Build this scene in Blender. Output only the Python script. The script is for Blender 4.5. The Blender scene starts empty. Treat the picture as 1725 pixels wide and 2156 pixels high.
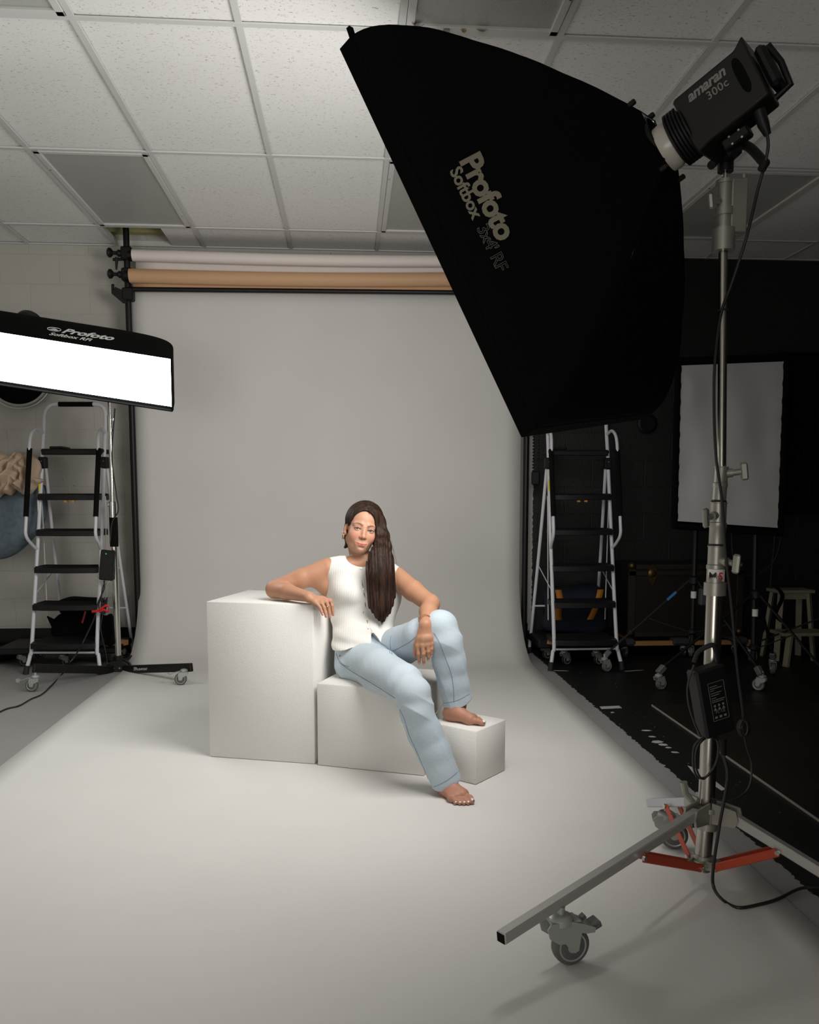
import bpy, bmesh, math, random
import numpy as np
from mathutils import Vector, Matrix
random.seed(7)
rng = np.random.default_rng(7)
scene = bpy.context.scene
COL = scene.collection
# ------------------------------------------------------------------ camera
FPX, PPX, PPY, CAMH = 1750.0, 862.5, 1215.0, 1.15
PITCH = math.atan(170 / FPX); YAW = math.atan(127 * math.cos(PITCH) / FPX)
cam_d = bpy.data.cameras.new('camera'); cam = bpy.data.objects.new('camera', cam_d); COL.objects.link(cam)
cam.location = (0, 0, CAMH); cam.rotation_euler = (math.pi / 2 - PITCH, 0, -YAW)
cam_d.sensor_fit = 'HORIZONTAL'; cam_d.sensor_width = 36; cam_d.lens = 36 * FPX / 1725
cam_d.shift_y = (PPY - 1078) / 1725; cam_d.clip_start = 0.05
scene.camera = cam
# ------------------------------------------------------------------ light and exposure
KEY_POWER = 11.2        # emission of the big softbox diffuser
STRIP_POWER = 10.5       # emission of the strip softbox diffuser
world = bpy.data.worlds.new('world'); scene.world = world; world.use_nodes = True
world.node_tree.nodes['Background'].inputs[0].default_value = (0.9, 0.95, 1, 1)
world.node_tree.nodes['Background'].inputs[1].default_value = 0.02
scene.view_settings.view_transform = 'Standard'; scene.view_settings.look = 'None'
scene.view_settings.gamma = 1; scene.view_settings.exposure = 0.2
scene.view_settings.use_curve_mapping = False
# added fill light behind the camera, put in to brighten the box fronts
ld = bpy.data.lights.new('added_fill_light', 'AREA'); ld.shape = 'RECTANGLE'; ld.size = 2.2; ld.size_y = 1.9
ld.energy = 62; ld.color = (1, 0.955, 0.90)
lo = bpy.data.objects.new('added_fill_light', ld); COL.objects.link(lo); lo.location = (-1.5, -2.85, 1.25)
lo.rotation_euler = (math.radians(112), 0, math.radians(-6))
# ------------------------------------------------------------------ helpers
_cp, _sp = math.cos(PITCH), math.sin(PITCH)
FW = np.array([math.sin(YAW) * _cp, math.cos(YAW) * _cp, -_sp]); RT = np.array([math.cos(YAW), -math.sin(YAW), 0.0]); UP = np.cross(RT, FW)
CAM = np.array([0, 0, CAMH])
def ray(px, py):
    d = FW * FPX + RT * (px - PPX) + UP * (PPY - py); return d / d[1]
def P(px, py, Y): return CAM + ray(px, py) * Y           # point seen at px,py at distance Y into the room
def G(px, py, z=0.0):
    d = ray(px, py); return CAM + d * ((z - CAMH) / d[2]) # point seen at px,py on the level z
def V(a): return np.array(a, float)
def nrm(a): a = V(a); return a / max(np.linalg.norm(a), 1e-9)

def nodes(m):
    m.use_nodes = True; nt = m.node_tree; return nt, nt.nodes['Principled BSDF']
def mat(name, col, rough=0.5, metal=0.0, bump=None, noise=None, spec=None, emit=None, sss=0, sheen=0, vcol=None, coat=0):
    """bump=(scale,strength[,stretch]); noise=(scale,other colour,lo,hi)"""
    m = bpy.data.materials.new(name); nt, b = nodes(m); L = nt.links.new
    b.inputs['Base Color'].default_value = (*col, 1); b.inputs['Roughness'].default_value = rough; b.inputs['Metallic'].default_value = metal
    if spec is not None: b.inputs['Specular IOR Level'].default_value = spec
    if sheen: b.inputs['Sheen Weight'].default_value = sheen
    if coat: b.inputs['Coat Weight'].default_value = coat
    if sss: b.inputs['Subsurface Weight'].default_value = sss; b.inputs['Subsurface Radius'].default_value = (0.012, 0.004, 0.002); b.inputs['Subsurface Scale'].default_value = 1
    if emit: b.inputs['Emission Color'].default_value = (*emit[0], 1); b.inputs['Emission Strength'].default_value = emit[1]
    tc = nt.nodes.new('ShaderNodeTexCoord')
    if noise:
        n = nt.nodes.new('ShaderNodeTexNoise'); n.inputs['Scale'].default_value = noise[0]; n.inputs['Detail'].default_value = 5
        L(tc.outputs['Object'], n.inputs['Vector'])
        r = nt.nodes.new('ShaderNodeValToRGB'); r.color_ramp.elements[0].position = noise[2]; r.color_ramp.elements[1].position = noise[3]
        r.color_ramp.elements[0].color = (*col, 1); r.color_ramp.elements[1].color = (*noise[1], 1)
        L(n.outputs['Fac'], r.inputs[0]); L(r.outputs[0], b.inputs['Base Color'])
    if vcol:
        a = nt.nodes.new('ShaderNodeVertexColor'); a.layer_name = vcol; L(a.outputs[0], b.inputs['Base Color'])
    if bump:
        n2 = nt.nodes.new('ShaderNodeTexNoise'); n2.inputs['Scale'].default_value = bump[0]; n2.inputs['Detail'].default_value = 4
        if len(bump) > 2:
            mp = nt.nodes.new('ShaderNodeMapping'); mp.inputs['Scale'].default_value = bump[2]; L(tc.outputs['Object'], mp.inputs[0]); L(mp.outputs[0], n2.inputs['Vector'])
        else: L(tc.outputs['Object'], n2.inputs['Vector'])
        bp = nt.nodes.new('ShaderNodeBump'); bp.inputs['Strength'].default_value = bump[1]; bp.inputs['Distance'].default_value = 0.004
        L(n2.outputs['Fac'], bp.inputs['Height']); L(bp.outputs[0], b.inputs['Normal'])
    return m

class MB:
    """collects shapes and links them as ONE mesh object"""
    def __init__(s): s.v = []; s.f = []
    def add(s, vs, fs):
        o = len(s.v); s.v += [tuple(map(float, v)) for v in vs]; s.f += [tuple(i + o for i in f) for f in fs]; return s
    def box(s, c, size, R=None, bev=0.0):
        sx, sy, sz = [q / 2 for q in size]; c = V(c)
        bm = bmesh.new(); bmesh.ops.create_cube(bm, size=1)
        for v in bm.verts: v.co = Vector((v.co.x * 2 * sx, v.co.y * 2 * sy, v.co.z * 2 * sz))
        if bev: bmesh.ops.bevel(bm, geom=bm.edges[:], offset=bev, segments=1, profile=0.5, affect='EDGES')
        vs = [V(v.co) for v in bm.verts]; bm.verts.index_update(); fs = [[v.index for v in f.verts] for f in bm.faces]; bm.free()
        if R is not None: vs = [R @ v for v in vs]
        return s.add([v + c for v in vs], fs)
    def bar(s, a, b, w, h, up=(0, 0, 1), bev=0.0):
        """box beam from a to b; w sideways, h along up"""
        a, b = V(a), V(b); d = nrm(b - a); x = np.cross(d, up)
        if np.linalg.norm(x) < 1e-4: x = np.cross(d, (1, 0, 0))
        x = nrm(x); z = np.cross(x, d); R = np.stack([x, d, z], 1)
        return s.box((a + b) / 2, (w, np.linalg.norm(b - a), h), R, bev)
    def tube(s, pts, r, n=12, caps=True, closed=False):
        pts = [V(p) for p in pts]; m = len(pts); rs = r if hasattr(r, '__len__') else [r] * m
        vs = []; prev = None
        for i, p in enumerate(pts):
            if closed: t = nrm(pts[(i + 1) % m] - pts[i - 1])
            else: t = nrm(pts[min(i + 1, m - 1)] - pts[max(i - 1, 0)])
            if prev is None:
                x = np.cross(t, (0, 0, 1)); x = np.cross(t, (1, 0, 0)) if np.linalg.norm(x) < 1e-3 else x
            else: x = prev - t * (prev @ t)
            x = nrm(x); prev = x; y = np.cross(t, x)
            for k in range(n):
                a = 2 * math.pi * k / n; vs.append(p + rs[i] * (math.cos(a) * x + math.sin(a) * y))
        fs = []
        for i in range(m if closed else m - 1):
            j = (i + 1) % m
            for k in range(n): fs.append((i * n + k, i * n + (k + 1) % n, j * n + (k + 1) % n, j * n + k))
        if caps and not closed: fs.append(tuple(range(n))[::-1]); fs.append(tuple((m - 1) * n + k for k in range(n)))
        return s.add(vs, fs)
    def cyl(s, a, b, r, r2=None, n=24): return s.tube([a, b], [r, r if r2 is None else r2], n)
    def lathe(s, prof, origin=(0, 0, 0), axis=(0, 0, 1), n=24):
        """prof: list of (radius, height along axis)"""
        ax = nrm(axis); x = np.cross(ax, (0, 0, 1)); x = V((1, 0, 0)) if np.linalg.norm(x) < 1e-3 else nrm(x); y = np.cross(ax, x); o = V(origin)
        vs = []; fs = []; m = len(prof)
        for r, h in prof:
            for k in range(n):
                a = 2 * math.pi * k / n; vs.append(o + ax * h + r * (math.cos(a) * x + math.sin(a) * y))
        for i in range(m - 1):
            for k in range(n): fs.append((i * n + k, i * n + (k + 1) % n, (i + 1) * n + (k + 1) % n, (i + 1) * n + k))
        fs.append(tuple(range(n))[::-1]); fs.append(tuple((m - 1) * n + k for k in range(n)))
        return s.add(vs, fs)
    def prism(s, poly, o, x, y, t):
        """poly (2D) in the plane (x,y) at o, thickness t along x cross y (centred)"""
        o, x, y = V(o), nrm(x), nrm(y); z = np.cross(x, y); n = len(poly)
        vs = [o + x * a + y * b - z * t / 2 for a, b in poly] + [o + x * a + y * b + z * t / 2 for a, b in poly]
        fs = [tuple(range(n))[::-1], tuple(range(n, 2 * n))] + [(i, (i + 1) % n, n + (i + 1) % n, n + i) for i in range(n)]
        return s.add(vs, fs)
    def grid(s, fn, nu, nv, closed_u=False):
        vs = [fn(i / (nu - 1 if not closed_u else nu), j / (nv - 1)) for j in range(nv) for i in range(nu)]
        fs = []
        for j in range(nv - 1):
            for i in range(nu if closed_u else nu - 1):
                k = (i + 1) % nu; fs.append((j * nu + i, j * nu + k, (j + 1) * nu + k, (j + 1) * nu + i))
        return s.add(vs, fs)
    def sphere(s, c, r, n=16, sc=(1, 1, 1)):
        c = V(c); vs = []; m = n // 2
        for j in range(m + 1):
            th = math.pi * j / m
            for i in range(n):
                a = 2 * math.pi * i / n
                vs.append(c + r * V((math.sin(th) * math.cos(a) * sc[0], math.sin(th) * math.sin(a) * sc[1], math.cos(th) * sc[2])))
        fs = [(j * n + i, (j + 1) * n + i, (j + 1) * n + (i + 1) % n, j * n + (i + 1) % n) for j in range(m) for i in range(n)]
        return s.add(vs, fs)
    def build(s, name, m, parent=None, smooth=True, solid=0, sub=0, bev=0, ang=35):
        me = bpy.data.meshes.new(name); me.from_pydata(s.v, [], s.f); me.validate(); me.update()
        bm = bmesh.new(); bm.from_mesh(me); bmesh.ops.remove_doubles(bm, verts=bm.verts, dist=1e-5)
        bmesh.ops.recalc_face_normals(bm, faces=bm.faces[:]); bm.to_mesh(me); bm.free()
        if m is not None:
            for q in (m if isinstance(m, (list, tuple)) else [m]): me.materials.append(q)
        o = bpy.data.objects.new(name, me); COL.objects.link(o)
        if smooth and len(me.polygons):
            me.polygons.foreach_set('use_smooth', [True] * len(me.polygons)); me.set_sharp_from_angle(angle=math.radians(ang))
        if parent is not None:
            o.parent = parent
            o.matrix_parent_inverse = world_of(parent).inverted()
        if bev: q = o.modifiers.new('bevel', 'BEVEL'); q.width = bev; q.segments = 2
        if solid: q = o.modifiers.new('solid', 'SOLIDIFY'); q.thickness = solid; q.offset = 0
        if sub: q = o.modifiers.new('sub', 'SUBSURF'); q.levels = sub; q.render_levels = sub
        return o
def split_build(b, name, m, parent=None, **k):
    """every separate piece collected in b becomes an object of its own"""
    p = list(range(len(b.v)))
    def find(i):
        while p[i] != i: p[i] = p[p[i]]; i = p[i]
        return i
    for f in b.f:
        r = find(f[0])
        for i in f[1:]: p[find(i)] = r
    g = {}
    for f in b.f: g.setdefault(find(f[0]), []).append(f)
    out = []
    for fs in g.values():
        ids = sorted({i for f in fs for i in f}); mp = {i: n for n, i in enumerate(ids)}; c = MB() if type(b) is MB else type(b)()
        c.add([b.v[i] for i in ids], [[mp[i] for i in f] for f in fs]); out.append(c.build(name, m, parent, **k))
    return out
def world_of(o):
    M = o.matrix_basis.copy()
    while o.parent: M = o.parent.matrix_basis @ o.matrix_parent_inverse @ M; o = o.parent
    return M
def tag(o, label=None, cat=None, group=None, kind=None):
    if label: o['label'] = label
    if cat: o['category'] = cat
    if group: o['group'] = group
    if kind: o['kind'] = kind
    return o
def thing(name, label, cat, loc=(0, 0, 0), rz=0.0, group=None):
    o = bpy.data.objects.new(name, None); COL.objects.link(o); o.empty_display_size = 0.1
    o.location = Vector([float(c) for c in loc]); o.rotation_euler = (0, 0, rz)
    return tag(o, label, cat, group)
def local(o):
    """context: geometry for o's children is given in o's own frame"""
    class _L(MB):
        def build(s, name, m, parent=None, **k):
            p = parent or o
            ob = MB.build(s, name, m, None, **k); ob.parent = p; return ob
    return _L()
def bez(pts, n=8):
    """smooth curve through pts (Catmull-Rom)"""
    pts = [V(p) for p in pts]; q = [2 * pts[0] - pts[1]] + pts + [2 * pts[-1] - pts[-2]]; out = []
    for i in range(1, len(q) - 2):
        for k in range(n):
            t = k / n; a, b, c, d = q[i - 1], q[i], q[i + 1], q[i + 2]
            out.append(0.5 * (2 * b + (c - a) * t + (2 * a - 5 * b + 4 * c - d) * t * t + (3 * b - a - 3 * c + d) * t ** 3))
    out.append(pts[-1]); return out
def text2d(s, size=1.0, bold=0.0, shear=0.0, space=1.0, extr=0.0, outline=False):
    cu = bpy.data.curves.new('t', 'FONT'); cu.body = s; cu.size = size; cu.offset = bold; cu.shear = shear; cu.space_character = space
    cu.resolution_u = 3
    if outline: cu.fill_mode = 'NONE'; cu.bevel_depth = 0.012 * size; cu.bevel_resolution = 0
    o = bpy.data.objects.new('t', cu); COL.objects.link(o)
    dg = bpy.context.evaluated_depsgraph_get(); me = bpy.data.meshes.new_from_object(o.evaluated_get(dg))
    vs = [V(v.co) for v in me.vertices]; fs = [tuple(p.vertices) for p in me.polygons]
    bpy.data.objects.remove(o); bpy.data.curves.remove(cu); bpy.data.meshes.remove(me); return vs, fs
def text_on(s, fn, name, m, parent, **k):
    """map flat text through fn(x,y)->3D point"""
    vs, fs = text2d(s, **k); b = MB(); b.add([fn(v[0], v[1]) + (0 if abs(v[2]) < 1e-9 else 0) for v in vs], fs)
    me = bpy.data.meshes.new(name); me.from_pydata(b.v, [], b.f); me.materials.append(m)
    o = bpy.data.objects.new(name, me); COL.objects.link(o); o.parent = parent
    if parent is not None: o.matrix_parent_inverse = world_of(parent).inverted()
    return o
# ------------------------------------------------------------------ materials
M = {}
M['paper'] = mat('grey_seamless_paper', (0.66, 0.645, 0.62), 0.75, bump=(6, 0.05), noise=(1.7, (0.63, 0.615, 0.59), 0.35, 0.7))
M['paper_white'] = mat('white_paper', (0.78, 0.72, 0.68), 0.6)
M['paper_tan'] = mat('tan_paper', (0.60, 0.36, 0.20), 0.6)
M['black_plastic'] = mat('black_plastic', (0.007, 0.007, 0.0075), 0.5, spec=0.3)
M['black_metal'] = mat('black_metal', (0.007, 0.007, 0.007), 0.42, 0.0, spec=0.3)
M['black_fabric'] = mat('black_fabric', (0.003, 0.003, 0.003), 0.95, bump=(300, 0.2), spec=0.08)
M['black_rubber'] = mat('black_rubber', (0.009, 0.009, 0.009), 0.7)
M['grey_rubber'] = mat('grey_rubber', (0.10, 0.10, 0.10), 0.6)
M['foam'] = mat('black_foam', (0.005, 0.005, 0.005), 0.95, spec=0.1)
M['steel'] = mat('brushed_steel', (0.40, 0.385, 0.34), 0.27, 1.0, bump=(60, 0.03, (1, 1, 0.05)))
M['chrome'] = mat('chrome', (0.58, 0.57, 0.54), 0.2, 1.0)
M['dull_alu'] = mat('worn_aluminium', (0.34, 0.33, 0.29), 0.42, 0.6, bump=(80, 0.08))
M['zinc'] = mat('zinc_caster', (0.40, 0.42, 0.40), 0.4, 0.45)
M['leg_alu'] = mat('square_aluminium_tube', (0.46, 0.45, 0.43), 0.42, 0.45, bump=(70, 0.04))
M['red_paint'] = mat('red_orange_paint', (0.42, 0.050, 0.015), 0.45)
M['white_tube'] = mat('white_powder_coat', (0.62, 0.62, 0.66), 0.3)
M['white_fab'] = mat('white_diffusion_fabric', (0.43, 0.43, 0.43), 0.8, bump=(5, 0.5))
M['label_white'] = mat('white_label', (0.7, 0.7, 0.68), 0.5)
M['label_yellow'] = mat('yellow_label', (0.75, 0.62, 0.02), 0.5)
M['print'] = mat('beige_print', (0.22, 0.20, 0.14), 0.6)
M['print_grey'] = mat('grey_print', (0.22, 0.225, 0.20), 0.6)
M['print_white'] = mat('white_print', (0.65, 0.65, 0.63), 0.6)
M['wood'] = mat('plywood', (0.32, 0.16, 0.06), 0.55, bump=(20, 0.1, (1, 1, 8)), noise=(9, (0.34, 0.17, 0.065), 0.3, 0.7))
M['stool_wood'] = mat('pale_birch', (0.26, 0.235, 0.165), 0.55, noise=(7, (0.21, 0.19, 0.125), 0.3, 0.7))
M['key_diff'] = mat('lit_key_diffuser', (0.8, 0.8, 0.8), 0.9, emit=((1.0, 0.975, 0.94), KEY_POWER))
M['strip_diff'] = mat('lit_strip_diffuser', (0.8, 0.8, 0.8), 0.9, emit=((0.97, 1.0, 0.985), STRIP_POWER))
M['silver'] = mat('silver_lining', (0.7, 0.7, 0.7), 0.35, 0.8)
M['cord'] = mat('black_cord', (0.01, 0.01, 0.01), 0.5)

def plaster_box_mat():
    m = mat('white_textured_paint', (0.74, 0.725, 0.69), 0.65, bump=(190, 0.32)); return m
M['cube'] = plaster_box_mat()
M['cube_side'] = M['cube']
# ------------------------------------------------------------------ room shell
ZC = 2.91; YB = 6.2; XL, XR, YF = -3.3, 4.3, -3.0
XCOL = [-1.62 + 0.61 * i for i in range(-3, 11)]           # ceiling grid lines running into the room
YROW = [-1.52 - 1.213, -0.304 - 1.213, -0.304, 0.909, 2.122, 3.335, 4.545, 5.76, YB]
def block_wall_mat(name, col, joint, split=None, black=None, u='X'):
    """painted concrete block: coursing as bump; optional black paint past x=split"""
    m = bpy.data.materials.new(name); nt, b = nodes(m); L = nt.links.new
    tc = nt.nodes.new('ShaderNodeTexCoord'); sx = nt.nodes.new('ShaderNodeSeparateXYZ'); L(tc.outputs['Object'], sx.inputs[0])
    cb = nt.nodes.new('ShaderNodeCombineXYZ'); L(sx.outputs[u], cb.inputs[0]); L(sx.outputs['Z'], cb.inputs[1])
    br = nt.nodes.new('ShaderNodeTexBrick'); L(cb.outputs[0], br.inputs['Vector'])
    br.inputs['Scale'].default_value = 1; br.inputs['Brick Width'].default_value = 0.406; br.inputs['Row Height'].default_value = 0.203
    br.inputs['Mortar Size'].default_value = 0.005; br.inputs['Mortar Smooth'].default_value = 0.6
    br.inputs['Color1'].default_value = (*col, 1); br.inputs['Color2'].default_value = (*[c * 0.97 for c in col], 1); br.inputs['Mortar'].default_value = (*joint, 1)
    b.inputs['Roughness'].default_value = 0.6
    n = nt.nodes.new('ShaderNodeTexNoise'); n.inputs['Scale'].default_value = 60; n.inputs['Detail'].default_value = 6; L(tc.outputs['Object'], n.inputs['Vector'])
    ad = nt.nodes.new('ShaderNodeMath'); ad.operation = 'MULTIPLY_ADD'; L(br.outputs['Fac'], ad.inputs[0]); ad.inputs[1].default_value = -0.8; L(n.outputs['Fac'], ad.inputs[2])
    bp = nt.nodes.new('ShaderNodeBump'); bp.inputs['Strength'].default_value = 0.4; bp.inputs['Distance'].default_value = 0.006
    L(ad.outputs[0], bp.inputs['Height']); L(bp.outputs[0], b.inputs['Normal'])
    last = br.outputs['Color']
    # small pits and chips
    v = nt.nodes.new('ShaderNodeTexVoronoi'); v.inputs['Scale'].default_value = 9; L(tc.outputs['Object'], v.inputs['Vector'])
    lt = nt.nodes.new('ShaderNodeMath'); lt.operation = 'LESS_THAN'; L(v.outputs['Distance'], lt.inputs[0]); lt.inputs[1].default_value = 0.035
    n3 = nt.nodes.new('ShaderNodeTexNoise'); n3.inputs['Scale'].default_value = 1.6; L(tc.outputs['Object'], n3.inputs['Vector'])
    g3 = nt.nodes.new('ShaderNodeMath'); g3.operation = 'GREATER_THAN'; L(n3.outputs['Fac'], g3.inputs[0]); g3.inputs[1].default_value = 0.52
    mm = nt.nodes.new('ShaderNodeMath'); mm.operation = 'MULTIPLY'; L(lt.outputs[0], mm.inputs[0]); L(g3.outputs[0], mm.inputs[1])
    mx0 = nt.nodes.new('ShaderNodeMix'); mx0.data_type = 'RGBA'; L(mm.outputs[0], mx0.inputs[0]); L(last, mx0.inputs[6]); mx0.inputs[7].default_value = (*[c * 0.3 for c in col], 1); last = mx0.outputs[2]
    if split is not None:
        n2 = nt.nodes.new('ShaderNodeTexNoise'); n2.inputs['Scale'].default_value = 40; L(tc.outputs['Object'], n2.inputs['Vector'])
        a = nt.nodes.new('ShaderNodeMath'); a.operation = 'MULTIPLY_ADD'; L(n2.outputs['Fac'], a.inputs[0]); a.inputs[1].default_value = 0.03; L(sx.outputs[u], a.inputs[2])
        g = nt.nodes.new('ShaderNodeMath'); g.operation = 'GREATER_THAN'; L(a.outputs[0], g.inputs[0]); g.inputs[1].default_value = split
        mx = nt.nodes.new('ShaderNodeMix'); mx.data_type = 'RGBA'; L(g.outputs[0], mx.inputs[0]); L(last, mx.inputs[6]); mx.inputs[7].default_value = (*black, 1); last = mx.outputs[2]
    L(last, b.inputs['Base Color']); return m
M['wall'] = block_wall_mat('painted_block_wall', (0.46, 0.445, 0.405), (0.435, 0.42, 0.38), 1.395, (0.007, 0.007, 0.007))
M['wall_white'] = block_wall_mat('white_block_wall', (0.46, 0.445, 0.405), (0.435, 0.42, 0.38), u='Y')
M['wall_black'] = block_wall_mat('black_block_wall', (0.007, 0.007, 0.007), (0.005, 0.005, 0.005), u='Y')
M['wall_dark'] = mat('dark_wall', (0.05, 0.048, 0.045), 0.8)
def struct(o): o['kind'] = 'structure'; return o
def floor_mat():
    m = bpy.data.materials.new('painted_concrete_floor'); nt, b = nodes(m); L = nt.links.new
    tc = nt.nodes.new('ShaderNodeTexCoord'); sx = nt.nodes.new('ShaderNodeSeparateXYZ'); L(tc.outputs['Object'], sx.inputs[0])
    n = nt.nodes.new('ShaderNodeTexNoise'); n.inputs['Scale'].default_value = 40; n.inputs['Detail'].default_value = 6; L(tc.outputs['Object'], n.inputs['Vector'])
    def thr(th, amp):
        a = nt.nodes.new('ShaderNodeMath'); a.operation = 'MULTIPLY_ADD'; L(n.outputs['Fac'], a.inputs[0]); a.inputs[1].default_value = amp; L(sx.outputs['X'], a.inputs[2])
        g = nt.nodes.new('ShaderNodeMath'); g.operation = 'GREATER_THAN'; L(a.outputs[0], g.inputs[0]); g.inputs[1].default_value = th; return g.outputs[0]
    n2 = nt.nodes.new('ShaderNodeTexNoise'); n2.inputs['Scale'].default_value = 2.5; L(tc.outputs['Object'], n2.inputs['Vector'])
    r = nt.nodes.new('ShaderNodeValToRGB'); r.color_ramp.elements[0].color = (0.235, 0.235, 0.225, 1); r.color_ramp.elements[1].color = (0.28, 0.275, 0.265, 1); L(n2.outputs['Fac'], r.inputs[0])
    mx = nt.nodes.new('ShaderNodeMix'); mx.data_type = 'RGBA'; L(thr(1.362, 0.045), mx.inputs[0]); L(r.outputs[0], mx.inputs[6])
    # chipped flecks in the black paint
    v = nt.nodes.new('ShaderNodeTexNoise'); v.inputs['Scale'].default_value = 45; v.inputs['Detail'].default_value = 3; L(tc.outputs['Object'], v.inputs['Vector'])
    g = nt.nodes.new('ShaderNodeMath'); g.operation = 'GREATER_THAN'; L(v.outputs['Fac'], g.inputs[0]); g.inputs[1].default_value = 0.725
    m2 = nt.nodes.new('ShaderNodeMix'); m2.data_type = 'RGBA'; L(g.outputs[0], m2.inputs[0]); m2.inputs[6].default_value = (0.007, 0.007, 0.007, 1); m2.inputs[7].default_value = (0.3, 0.3, 0.28, 1)
    L(m2.outputs[2], mx.inputs[7]); L(mx.outputs[2], b.inputs['Base Color']); b.inputs['Roughness'].default_value = 0.5; b.inputs['Specular IOR Level'].default_value = 0.3
    bp = nt.nodes.new('ShaderNodeBump'); bp.inputs['Strength'].default_value = 0.1; bp.inputs['Distance'].default_value = 0.003; L(n.outputs['Fac'], bp.inputs['Height']); L(bp.outputs[0], b.inputs['Normal'])
    return m
M['floor'] = floor_mat()
m = mat('dark_laminate_floor', (0.013, 0.007, 0.005), 0.45, bump=(6, 0.2, (1, 0.1, 1)), noise=(5, (0.008, 0.005, 0.004), 0.4, 0.65)); M['laminate'] = m
struct(MB().box(((XL + XR) / 2, (YF + YB) / 2, -0.05), (XR - XL, YB - YF, 0.1)).build('floor', M['floor'], smooth=False))
# laminate strip on the right with a thin pale edge joint
lam0, lam1 = G(1382, 1486), G(1725, 1760)
xa = float(lam0[0] + (YF - lam0[1]) * (lam1[0] - lam0[0]) / (lam1[1] - lam0[1]))
lx = 1.66
struct(MB().box(((lx + XR) / 2, (YF + 4.38) / 2, 0.004), (XR - lx, 4.38 - YF, 0.008)).build('floor', M['laminate'], smooth=False))
struct(MB().bar((lx - 0.004, YF, 0.004), (lx - 0.004, 4.385, 0.004), 0.004, 0.0085).build('trim_1', mat('pale_edge_joint', (0.30, 0.29, 0.24), 0.6), smooth=False))
struct(MB().box(((XL + XR) / 2, YB + 0.05, ZC / 2 + 0.2), (XR - XL, 0.1, ZC + 0.4)).build('wall_back', M['wall'], smooth=False))
struct(MB().box((XL - 0.05, (YF + YB) / 2, ZC / 2 + 0.2), (0.1, YB - YF, ZC + 0.4)).build('wall_left', M['wall_white'], smooth=False))
struct(MB().box((XR + 0.05, (YF + YB) / 2, ZC / 2 + 0.2), (0.1, YB - YF, ZC + 0.4)).build('wall_right', M['wall_black'], smooth=False))
struct(MB().box(((XL + XR) / 2, YF - 0.05, ZC / 2 + 0.2), (XR - XL, 0.1, ZC + 0.4)).build('wall_front', M['wall_dark'], smooth=False))
# made-up window framing the added fill light, unseen behind the camera
b = MB()
for x in (-2.65, -1.5, -0.35): b.box((x, YF + 0.03, 1.25), (0.06, 0.06, 2.1))
for z in (0.22, 2.28): b.box((-1.5, YF + 0.03, z), (2.36, 0.06, 0.06))
wf_ = struct(b.build('added_window_1', M['wall_dark'], smooth=False))
struct(MB().box((-1.5, YF + 0.012, 1.25), (2.3, 0.01, 2.04)).build('added_window_1', mat('added_window_pane', (0.75, 0.8, 0.85), 0.1, emit=((1, .97, .92), 0.6)), wf_, smooth=False))  # unseen pane with its own glow, part of the added fill
struct(MB().box(((XL + 1.35) / 2, YB - 0.008, 0.095), (1.35 - XL, 0.016, 0.19)).build('baseboard_back', M['black_plastic'], smooth=False))
# ------------------------------------------------------------------ suspended ceiling
def tile_mat():
    m = bpy.data.materials.new('fissured_ceiling_tile'); nt, b = nodes(m); L = nt.links.new
    tc = nt.nodes.new('ShaderNodeTexCoord'); mp = nt.nodes.new('ShaderNodeMapping'); mp.inputs['Scale'].default_value = (1, 2.2, 1); L(tc.outputs['Object'], mp.inputs[0])
    n = nt.nodes.new('ShaderNodeTexNoise'); n.inputs['Scale'].default_value = 62; n.inputs['Detail'].default_value = 2; n.inputs['Distortion'].default_value = 1.2; L(mp.outputs[0], n.inputs['Vector'])
    r = nt.nodes.new('ShaderNodeValToRGB'); e = r.color_ramp.elements
    e[0].position = 0.62; e[0].color = (0.87, 0.86, 0.85, 1); e[1].position = 0.70; e[1].color = (0.45, 0.43, 0.40, 1); L(n.outputs['Fac'], r.inputs[0])
    L(r.outputs[0], b.inputs['Base Color']); b.inputs['Roughness'].default_value = 0.85
    bp = nt.nodes.new('ShaderNodeBump'); bp.inputs['Strength'].default_value = 0.25; bp.inputs['Distance'].default_value = 0.003; bp.invert = True
    L(n.outputs['Fac'], bp.inputs['Height']); L(bp.outputs[0], b.inputs['Normal']); return m
M['tile'] = tile_mat()
M['tee'] = mat('white_ceiling_tee', (0.62, 0.63, 0.61), 0.5)
M['lens'] = mat('prismatic_lens', (0.42, 0.43, 0.41), 0.35, bump=(220, 0.5))
lights = {(-1.62, 4.545): 'grey ceiling light panel at left, right above the backdrop pole', (0.21, 4.545): 'ceiling light panel half hidden behind the big black softbox',
          (0.21, 2.122): 'ceiling light panel at the top of the photo with dead leaves along its edge', (-1.62, 2.122): 'ceiling light panel cut off at the top left corner of the photo',
          (2.04, 4.545): 'dark ceiling light panel at right, behind the metal stand head'}
tb = MB(); hole = None
for i in range(len(XCOL) - 1):
    for j in range(len(YROW) - 1):
        x0, x1, y0, y1 = XCOL[i], XCOL[i + 1], YROW[j], YROW[j + 1]
        x0, x1, y0 = max(x0, XL), min(x1, XR), max(y0, YF)
        if x1 <= x0: continue
        if any(abs(x0 - a) < 0.05 and abs(y0 - b) < 0.05 for a, b in lights): continue
        dz = 0.006 * math.sin(i * 3.1 + j * 1.7)
        if abs(x0 + 1.62) < 0.05 and y0 > 5.7:             # the cut tile beside the backdrop pole
            x0 = -1.235
            tb.box(((x0 + x1) / 2, (y0 + y1) / 2 + 0.02, ZC + 0.014), (x1 - x0, y1 - y0, 0.015)); continue
        nx = 4
        for k in range(1):
            tb.box(((x0 + x1) / 2, (y0 + y1) / 2, ZC + 0.012 + abs(dz)), (x1 - x0 - 0.012, y1 - y0 - 0.012, 0.015))
ceil = struct(tb.build('ceiling', M['tile'], smooth=False))
g = MB()
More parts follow.
